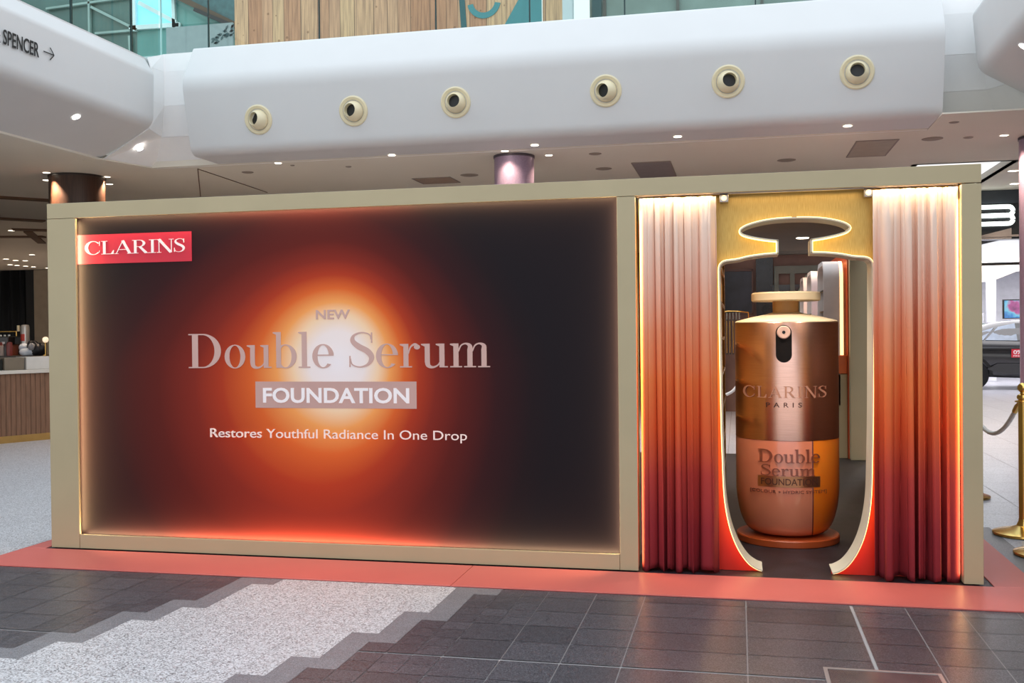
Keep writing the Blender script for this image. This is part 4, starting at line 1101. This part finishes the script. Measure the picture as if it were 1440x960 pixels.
for k in range(26):
    x = -6.55 + rnd.random() * .55; z = 8.0 + (x + 6.55) * .35 + (rnd.random() - .5) * .22; a = rnd.random() * 1.4 - .3
    dx, dz = math.cos(a) * .11, math.sin(a) * .11
    lf_.prism([(x, 14.19, z), (x + dx * .5 - dz * .25, 14.19, z + dz * .5 + dx * .25), (x + dx, 14.19, z + dz), (x + dx * .5 + dz * .25, 14.19, z + dz * .5 - dx * .25)], (0, .008, 0))
lf_.build('leaf_drawing', mat('leaf_dark', (62, 84, 86), .5), t3, smooth=0)

# ================================================================== CAFE
A = Vector((-5.455, 6.153, 0)); D = Vector((.418, .908, 0)); N = Vector((-.908, .418, 0))
ct = thing('cafe_counter', 'wood slatted cafe counter with pale stone top and brass plinth', 'counter', A + D * 1.5)
def cbox(s0, s1, d0, d1, z0, z1, mb=None):
    mb = mb or MB(); P = A + D * s0; Q = A + D * s1
    mb.prism([P + N * d0 + Vector((0, 0, z0)), Q + N * d0 + Vector((0, 0, z0)), Q + N * d1 + Vector((0, 0, z0)), P + N * d1 + Vector((0, 0, z0))], (0, 0, z1 - z0)); return mb
cbox(-3, 4.5, .02, .75, .10, .985).build('core', mat('walnut_gap', (44, 28, 20), .6), ct, smooth=0)
sl_m = mat('walnut_slat', (122, 88, 66), .5, var=.22, vscale=4, stretch=(10, 10, 1))
sm = MB(); k = -3.0
while k < 4.5: cbox(k, k + .066, .0, .03, .10, .985, sm); k += .072
sm.build('slats', sl_m, ct, smooth=0)
cbox(-3, 4.5, -.03, .80, .985, 1.035).build('stone_top', mat('pale_stone', (210, 202, 190), .3), ct, bevel=.004)
cbox(-3, 4.5, -.005, .7, .0, .10).build('brass_plinth', mat('brass_plinth', (196, 160, 96), .3, metal=.8), ct, smooth=0)
def onctr(s, d, z=1.0355): return A + D * s + N * d + Vector((0, 0, z))
def citem(nm, s0, s1, d0, d1, z0, z1, m, lb, cat):
    o = cbox(s0, s1, d0, d1, z0, z1).build(nm, m, bevel=.006); return tag(o, lb, cat)
citem('display_case', .14, .43, .12, .42, 1.0355, 1.215, mat('case_taupe', (120, 108, 92), .4), 'taupe display box on the cafe counter left of the white box', 'box')
citem('white_box', .45, 1.3, .10, .42, 1.0355, 1.22, mat('box_white', (206, 200, 192), .45), 'long white box on the cafe counter next to the stand', 'box')
citem('dark_bin', -.5, .12, .14, .45, 1.0355, 1.20, mat('bin_dark', (18, 30, 28), .3), 'dark green black box at the open end of the cafe counter', 'box')
# back bar with coffee gear
bb = thing('back_bar', 'dark back bar behind the cafe counter carrying the coffee gear', 'bar', (-8.0, 9.8, 0))
b = MB(); b.box(-10.2, -7.02, 9.5, 10.3, 0, 1.14); b.build('carcass', mat('bar_dark', (40, 34, 30), .5), bb, bevel=.01)
b = MB(); b.box(-10.25, -7.0, 9.45, 10.35, 1.14, 1.18); b.build('worktop', mat('bar_top', (70, 64, 58), .35), bb, bevel=.005)
t = thing('coffee_boiler', 'tall silver boiler cylinder with red label on the cafe back bar', 'boiler', (-8.04, 10.0, 1.1805))
b = MB(); b.lathe([(.0005, 1.181), (.078, 1.181), (.078, 1.70), (.066, 1.735), (.0005, 1.742)], (-8.04, 10.0, 0), 36); b.build('cylinder', mat('boiler_steel', (196, 194, 192), .28, metal=.7), t)
b = MB(); b.lathe([(.079, 1.44), (.0795, 1.44), (.0795, 1.57), (.079, 1.57)], (-8.04, 10.0, 0), 24, a0=-2.2, a1=-1.0, closed=False); b.build('red_label', mat('label_red', (206, 66, 50), .4), t)
b = MB(); b.cyl((-8.15, 9.96, 1.62), .025, .11, 16); b.build('gauge', mat('cream_gauge', (226, 214, 180), .4), t)
t = thing('espresso_machine', 'black espresso machine with small lights on the cafe back bar', 'coffee machine', (-8.42, 9.75, 1.1805))
b = MB(); b.box(-8.66, -8.20, 9.75, 10.1, 1.38, 1.53); b.build('body', mat('machine_black', (24, 22, 22), .25, coat=.3), t, bevel=.015)
b = MB(); b.box(-8.62, -8.22, 9.77, 10.05, 1.181, 1.38); b.build('base', mat('machine_red', (150, 74, 44), .35), t, bevel=.01)
for k in range(5):
    b = MB(); b.cyl((-8.62 + k * .09, 9.85, 1.5305), .022, .03, 14); b.build('cup', mat('glass_cup', (190, 196, 196), .15), t)
b = MB(); b.box(-8.33, -8.27, 9.738, 9.7495, 1.385, 1.43); b.build('switch_plate', whitel_m, t)
t = thing('glass_rack', 'dark rack of red and grey cups at the edge of the cafe bar', 'rack', (-8.1, 9.55, 1.1805))
for k, cc in enumerate([(60, 74, 84), (150, 66, 60), (120, 56, 52), (170, 150, 140), (52, 46, 46), (128, 60, 56)]):
    b = MB(); b.lathe([(.0005, 1.182), (.05, 1.182), (.055, 1.30 + .03 * (k % 3)), (.045, 1.36 + .03 * (k % 3)), (.0005, 1.37 + .03 * (k % 3))], (-8.33 + k * .075, 9.50 - .02 * (k % 2), 0), 18); b.build('cup', mat('cup_%d' % k, cc, .3), t)
# heap of black and white bags on the counter side of the back bar
t = thing('paper_bag_heap', 'heap of white and black paper bags on the cafe back bar beside the boiler', 'bags', (-7.62, 9.6, 1.1805))
def blob(c, r, sx, sy, sz, seed, m, nm):
    rnd = random.Random(seed); ph = [rnd.random() * 6 for _ in range(6)]; b = MB()
    def fn(u, v):
        a = 2 * PI * u; e = PI * (v - .5); rr = r * (1 + .12 * math.sin(3 * a + ph[0]) * math.cos(e) + .10 * math.sin(5 * a + 2 * e + ph[1]) * math.cos(e))
        return (c[0] + rr * sx * math.cos(a) * math.cos(e), c[1] + rr * sy * math.sin(a) * math.cos(e), max(c[2] + rr * sz * math.sin(e), 1.1815))
    b.grid(fn, 28, 14); return b.build(nm, m, t, merge=True)
blob((-7.68, 9.62, 1.24), .16, 1.2, .6, .5, 1, mat('bag_white', (222, 230, 242), .5), 'white_bag'); blob((-7.78, 9.62, 1.33), .09, 1, .7, .8, 2, mat('bag_white', ()), 'white_bag')
blob((-7.62, 9.66, 1.36), .10, 1.1, .8, .9, 3, mat('bag_black', (24, 24, 30), .4), 'black_bag'); blob((-7.50, 9.66, 1.28), .13, .9, .8, 1.0, 4, mat('bag_black', ()), 'black_bag'); blob((-7.56, 9.56, 1.34), .06, 1, .8, 1.1, 5, mat('bag_grey', (160, 160, 166), .3), 'grey_bag')
t = thing('globe_lamp', 'small white globe lamp at the cafe bar next to the stand edge', 'lamp', (-7.25, 9.6, 1.1805))
b = MB(); b.lathe([(.0005, 1.41), (.03, 1.415), (.048, 1.44), (.052, 1.462), (.048, 1.485), (.03, 1.508), (.0005, 1.514)], (-7.31, 9.6, 0), 24); b.build('globe', mat('globe', (255, 244, 226), .3, emit=(255, 226, 190), es=.9), t)
b = MB(); b.cyl((-7.31, 9.6, 1.181), .012, .235, 12); b.cyl((-7.31, 9.6, 1.181), .045, .012, 20); b.build('stand', brass_m, t)
b = MB(); b.tube([(-8.9, 10.25, 1.62), (-8.42, 10.25, 1.62)], .012); b.tube([(-8.9, 10.25, 1.181), (-8.9, 10.25, 1.62)], .012); b.tube([(-8.42, 10.25, 1.181), (-8.42, 10.25, 1.62)], .012); tag(b.build('brass_bar_rail', brass_m), 'thin brass rail standing on the cafe back bar', 'rail')
# dark back of the cafe
b = MB(); b.box(-22, -11.9, 15.1, 15.3, 0, 3.14); b.box(-11.9, -9.0, 15.1, 15.3, 0, 3.14)
structure(b.build('wall_cafe', mat('cafe_dark', (22, 18, 15), .6), smooth=0))
b = MB(); b.grid(lambda u, v: (-15 + 3.06 * u, 15.0 + .05 * math.sin(2 * PI * 11 * u), .0 + 3.12 * v), 160, 2)
tag(b.build('black_drape', mat('drape_black', (20, 20, 21), .7), fixn=False, solid=.01), 'black pleated drape at the dark back of the cafe', 'curtain')
b = MB(); b.box(-11.9, -11.5, 14.95, 15.08, 0, 3.12); tag(b.build('brown_door_panel', mat('panel_brown', (30, 22, 12), .6), bevel=.01), 'dark brown wall panel right of the black drape in the cafe', 'panel')
b = MB(); b.box(-11.48, -11.0, 14.7, 15.08, 0, 3.10); tag(b.build('taupe_pillar', mat('pillar_taupe', (184, 162, 134), .6), bevel=.01), 'taupe square pillar at the cafe back next to the stand edge', 'pillar')['kind'] = 'thing'

# ================================================================== SHOWROOM
sh_ = MB(); sh_.box(7.9, 20, 16.1, 16.25, 3.30, 4.3)
structure(sh_.build('wall_showroom_fascia', mat('showroom_black', (26, 29, 32), .25, var=.4, vscale=1.0), smooth=0))
b = MB(); b.box(7.9, 20, 16.09, 16.10, 4.03, 4.29); structure(b.build('trim_8', mat('showroom_slate', (58, 66, 74), .4), smooth=0))
b = MB(); b.box(9.0, 14, 16.02, 16.08, 3.34, 3.38); b.prism([(9.3, 16.03, 3.30), (9.8, 16.03, 3.42), (10.2, 16.03, 3.52), (10.2, 16.03, 3.30)], (0, .04, 0))
structure(b.build('trim_9', mat('fascia_grey', (104, 102, 104), .4), smooth=0))
sw = mat('showroom_white', (240, 240, 244), .5)
b = MB(); b.prism([(8.2, 16.9, 3.42), (16, 16.9, 3.42), (16, 24, 3.9), (8.2, 24, 3.9)], (0, 0, .06)); b.box(8.2, 25.6, 24, 30, 3.2, 3.3); structure(b.build('ceiling_showroom', sw, smooth=0))
b = MB(); b.box(8.0, 25.6, 27.5, 27.7, 0, 4.2); b.box(8.0, 8.2, 16.3, 27.5, 0, 4.2); structure(b.build('wall_showroom', sw, smooth=0))
t = thing('portal_frame', 'white angular portal hanging under the illuminated letter sign', 'portal', (11, 16.6, 2.35))
b = MB(); b.prism([(9.0, 16.4, 3.06), (10.05, 16.4, 3.30), (13.5, 16.4, 3.30), (13.5, 16.4, 2.86), (9.0, 16.4, 2.84)], (0, .25, 0)); b.build('upper_board', mat('portal_white', (246, 248, 250), .4, emit=(245, 248, 255), es=.9), t, smooth=0)
b = MB(); b.prism([(9.0, 16.4, 2.78), (13.5, 16.4, 2.80), (13.5, 16.4, 2.78), (10.4, 16.4, 2.66), (9.9, 16.4, 2.46), (9.0, 16.4, 2.42)], (0, .25, 0)); b.build('lower_board', mat('portal_white', ()), t, smooth=0)
b = MB(); b.box(9.0, 13.5, 16.42, 16.6, 2.78, 2.88); b.build('black_gap', black_m, t, smooth=0)
t = thing('letter_sign', 'illuminated white rounded letter sign on the dark showroom fascia', 'sign', (9.8, 16.02, 3.78))
b = MB()
def bar_loop(z0, z1, x1, x0=9.0, r=.044):
    rr = (z1 - z0) / 2; zc = (z0 + z1) / 2
    pts = [(x0, 16.0, z1)] + [(x1 - rr + rr * math.sin(PI * k / 14), 16.0, zc + rr * math.cos(PI * k / 14)) for k in range(15)] + [(x0, 16.0, z0)]
    b.tube(pts, r, 12)
bar_loop(3.775, 3.950, 10.222); bar_loop(3.605, 3.775, 10.222)
b.tube([(9.0, 16.0, 3.605), (9.0, 16.0, 3.95)], .05, 12)
b.build('letter_tube', mat('sign_white', (250, 255, 252), .4, emit=(244, 255, 250), es=1.6), t)
b = MB(); b.box(9.3, 9.33, 16.0, 16.1, 3.76, 3.79); b.box(10.0, 10.03, 16.0, 16.1, 3.76, 3.79); b.build('sign_bracket', black_m, t)
b = MB(); b.box(11.55, 11.78, 24.2, 24.4, 0, 3.19); tag(b.build('white_pillar', sw, bevel=.02), 'white square pillar inside the showroom behind the car', 'pillar')['kind'] = 'thing'
t = thing('showroom_screen', 'wall screen showing a blue and pink picture above the car', 'screen', (12.9, 24, 1.7))
b = MB(); b.box(11.9, 13.6, 24.0, 24.06, 1.74, 2.27); b.build('bezel', black_m, t)
def make_screen():
    g = NT('screen_picture'); x, y, z = g.pos()
    n = g.noise(g.geo.outputs['Position'], 2.2, 3)
    c = g.ramp(n, [(.3, srgb(40, 40, 110)), (.45, srgb(60, 140, 220)), (.55, srgb(130, 220, 250)), (.65, srgb(200, 90, 160)), (.8, srgb(60, 40, 90))])
    g.col((.02, .02, .02, 1)); g.put(g.b.inputs['Emission Color'], c); g.b.inputs['Emission Strength'].default_value = .8
    return g.m
b = MB(); b.box(11.94, 13.56, 23.985, 24.0, 1.76, 2.24); b.build('picture', make_screen(), t, smooth=0)
t = thing('service_desk', 'pale service desk with small green sign against the showroom wall', 'desk', (11.2, 24.5, 0))
b = MB(); b.box(10.7, 11.5, 24.4, 25, 0, 1.9); b.build('cabinet', mat('desk_white', (222, 222, 226), .4), t, bevel=.01)
b = MB(); b.box(11.30, 11.42, 24.38, 24.40, 2.0, 2.18); b.build('green_sign', mat('green_sign', (60, 150, 120), .4), t)
b = MB(); b.box(11.34, 11.38, 24.38, 24.42, 1.9, 2.0); b.build('sign_stem', steel_m, t)
b = MB(); b.box(11.2, 11.45, 24.37, 24.40, 1.70, 1.86); b.build('dark_drawer', mat('drawer_grey', (90, 90, 96), .4), t)

# car ---------------------------------------------------------------------------------
car = thing('black_car', 'black car parked in the bright showroom with a red offer sticker on its door', 'car', (12.6, 20.9, 0))
paint = mat('car_paint', (30, 30, 34), .22, coat=1.0, var=.05)
body = MB()
# stations along the length: x, half width at sill, half width at belt, z sill, z belt, z top, half width at roof
ST = [(10.02, .70, .72, .55, .80, .82, .60), (10.10, .84, .85, .42, .98, 1.04, .70), (10.35, .90, .92, .34, 1.10, 1.20, .70), (10.75, .92, .94, .32, 1.16, 1.46, .62), (11.2, .92, .95, .30, 1.15, 1.62, .60),
      (11.9, .92, .95, .28, 1.13, 1.68, .60), (12.6, .92, .95, .28, 1.11, 1.66, .60), (13.2, .92, .95, .28, 1.09, 1.52, .60), (13.7, .92, .94, .30, 1.06, 1.18, .72), (14.2, .91, .92, .32, 1.00, 1.06, .74), (14.6, .84, .84, .36, .88, .92, .66), (14.74, .66, .66, .48, .72, .74, .5)]
YC = 21.0
def ring_pts(s):
    x, hs, hb, z0, zb, zt, hr = s
    half_ = [(hs * .9, z0), (hs, z0 + .10), (hb + .015, (z0 + zb) / 2 + .05), (hb, zb - .03), (hb - .03, zb), ((hb + hr) / 2, zb + (zt - zb) * .55), (hr, zt - .03), (hr * .5, zt)]
    x -= .36
    return [(x, YC - h, z) for h, z in half_] + [(x, YC + h, z) for h, z in half_[::-1]]
xs_ = [Vector(s) if False else s for s in ST]
dense = []
for i in range(len(ST) - 1):
    for k in range(5):
        a = [ST[max(i - 1, 0)], ST[i], ST[i + 1], ST[min(i + 2, len(ST) - 1)]]; tt = k / 5
        dense.append(tuple(.5 * (2 * a[1][j] + (a[2][j] - a[0][j]) * tt + (2 * a[0][j] - 5 * a[1][j] + 4 * a[2][j] - a[3][j]) * tt ** 2 + (-a[0][j] + 3 * a[1][j] - 3 * a[2][j] + a[3][j]) * tt ** 3) for j in range(7)))
dense.append(ST[-1])
RG = [[body.vert(q) for q in ring_pts(s)] for s in dense]
for i in range(len(RG) - 1):
    for k in range(len(RG[0])): body.face((RG[i][k], RG[i][(k + 1) % 16], RG[i + 1][(k + 1) % 16], RG[i + 1][k]))
body.face(RG[0][::-1]); body.face(RG[-1])
body.build('body', paint, car, smooth=50)
wg = mat('car_glass', (120, 136, 156), .08, coat=1.0, var=.3, vscale=2)
def side_y(x, z):
    s = min(dense, key=lambda q: abs(q[0] - x)); hb, hr, zb, zt = s[2], s[6], s[4], s[5]
    t_ = (z - zb) / max(.05, zt - zb); return YC - (hb - .03 + (hr - hb + .03) * min(1, max(0, t_))) - .022
def car_side(nm, pts, m):
    b = MB(); b.prism([(x - .36, side_y(x, z), z) for x, z in pts], (0, .012, 0)); return b.build(nm, m, car, smooth=0)
car_side('rear_window', [(10.95, 1.20), (11.28, 1.52), (11.66, 1.60), (11.66, 1.185)], wg)
car_side('front_window', [(11.86, 1.18), (11.86, 1.60), (12.55, 1.60), (12.95, 1.50), (13.30, 1.15)], wg)
car_side('window_pillar', [(11.66, 1.185), (11.66, 1.60), (11.86, 1.60), (11.86, 1.18)], mat('pillar_black', (16, 16, 18), .2, coat=.6))
car_side('quarter_window', [(10.62, 1.20), (10.92, 1.42), (11.18, 1.50), (10.90, 1.20)], wg)
b = MB(); b.prism([(10.6, YC - .985, .50), (10.85, YC - .985, .64), (12.5, YC - .985, .62), (12.5, YC - .985, .50), (12.0, YC - .985, .42), (10.95, YC - .985, .40)], (0, .03, 0)); b.build('side_crease', mat('car_lower', (44, 44, 48), .3, coat=.8), car, smooth=0)
b = MB(); b.box(10.05, 14.0, YC - .972, YC - .95, .96, 1.0); b.build('belt_strip', black_m, car)
for x in (10.30, 13.39):
    for sy in (-1, 1):
        b = MB(); b.lathe([(.20, -.11), (.34, -.115), (.365, -.08), (.365, .08), (.34, .115), (.20, .11)], (x, YC + sy * .845, .366), 40, 'y'); w_ = b.build('wheel', mat('tyre', (14, 14, 15), .7), car)
        b = MB(); b.lathe([(.0005, -.10), (.06, -.105), (.19, -.085), (.215, -.11), (.22, .0)], (x, YC + sy * .845, .366), 30, 'y')
        if sy > 0: b.v = [(p[0], 2 * (YC + .845) - p[1], p[2]) for p in b.v]
        b.build('wheel_rim', steel_m, w_)
b = MB(); b.lathe([(.37, -.02), (.44, -.02), (.44, .02), (.37, .02)], (10.30, YC - .955, .366), 30, 'y', 0, PI, False); b.build('wheel_arch', black_m, car)
st = MB(); st.box(11.15, 11.95, YC - .985, YC - .972, .78, .98); so = st.build('offer_sticker', mat('sticker_red', (212, 44, 62), .4), car); so['label'] = 'red offer sticker with white figures'
cp = lambda u, z, d: (u, YC - .985 - d, z)
lettering('sticker_lettering', fit(sans_polys('0% APR', .02), 11.19, 11.75, .86, .955), whitel_m, so, cp, .002)
lettering('sticker_lettering', fit(sans_polys('FINANCE ON THIS', .02), 11.19, 11.9, .80, .838), whitel_m, so, cp, .002)

# brass stanchions and rope ------------------------------------------------------------
def stanchion(x, y, label):
    t = thing('brass_stanchion', label, 'stanchion', (x, y, 0), 'brass rope stanchions beside the stand')
    b = MB(); b.lathe([(.0005, .0035), (.205, .0035), (.210, .010), (.208, .022), (.17, .036), (.10, .052), (.05, .070), (.036, .10), (.034, .12)], (x, y, 0), 64); b.build('base', brass_m, t)
    b = MB(); b.lathe([(.033, .09), (.033, .98), (.040, .985), (.042, 1.0), (.036, 1.012)], (x, y, 0), 36); b.build('pole', brass_m, t)
    b = MB(); b.lathe([(.036, 1.010), (.020, 1.022), (.019, 1.032)] + [(.037 * math.sin(a), 1.064 - .037 * math.cos(a)) for a in [.5 + (PI - .5) * k / 14 for k in range(14)]] + [(.0005, 1.101)], (x, y, 0), 32); b.build('ball_finial', brass_m, t)
    b = MB(); b.tube([(x + .05 * math.cos(a), y + .05 * math.sin(a), .965) for a in [2 * PI * k / 20 for k in range(21)]], .006, 8); b.build('hook_ring', brass_m, t)
    return t
stanchion(6.775, 1.63, 'polished brass stanchion with ball top, standing full height at the picture edge')
stanchion(6.745, .93, 'brass stanchion of which only the round base edge shows, nearest the salmon mat')
stanchion(6.72, 3.32, 'brass stanchion hidden behind the end post but for a sliver of its base')
def rope(p, q, sag, lb):
    P, Q = Vector(p), Vector(q); n = 60; pts = []
    for k in range(n + 1):
        u = k / n; pts.append(P.lerp(Q, u) - Vector((0, 0, sag * 4 * u * (1 - u))))
    t = thing('barrier_rope', lb, 'rope', (P + Q) / 2 - Vector((0, 0, sag)))
    b = MB(); b.tube(pts[3:-3], .017, 12)
    b.build('rope', mat('white_rope', (246, 238, 232), .8, bump=.6, bscale=60), t)
    for e, f in ((pts[0], pts[4]), (pts[-1], pts[-5])):
        b = MB(); b.tube([e, e.lerp(f, .5), f], [.008, .020, .020], 12); b.build('rope_end', brass_m, t)
rope((6.765, 1.70, .955), (6.725, 3.27, .955), .30, 'thick white rope hanging between the brass stanchions behind the end post')

# access hatch in the floor --------------------------------------------------------------
t = thing('floor_hatch', 'metal framed floor access hatch in the dark tiles at the bottom', 'floor hatch', (5.37, -1.90, 0))
b = MB()
for q in ((5.128, 5.620, -1.655, -1.638), (5.128, 5.620, -2.15, -2.133), (5.128, 5.145, -2.133, -1.655), (5.603, 5.620, -2.133, -1.655)): b.box(*q, -.003, .004)
b.build('hatch_frame', mat('hatch_steel', (196, 190, 188), .3, metal=.6), t)
b = MB(); b.box(5.147, 5.601, -2.131, -1.657, -.003, .0025); b.build('hatch_plate', mat('hatch_plate', (120, 108, 108), .22, metal=.5, var=.25, vscale=8), t)
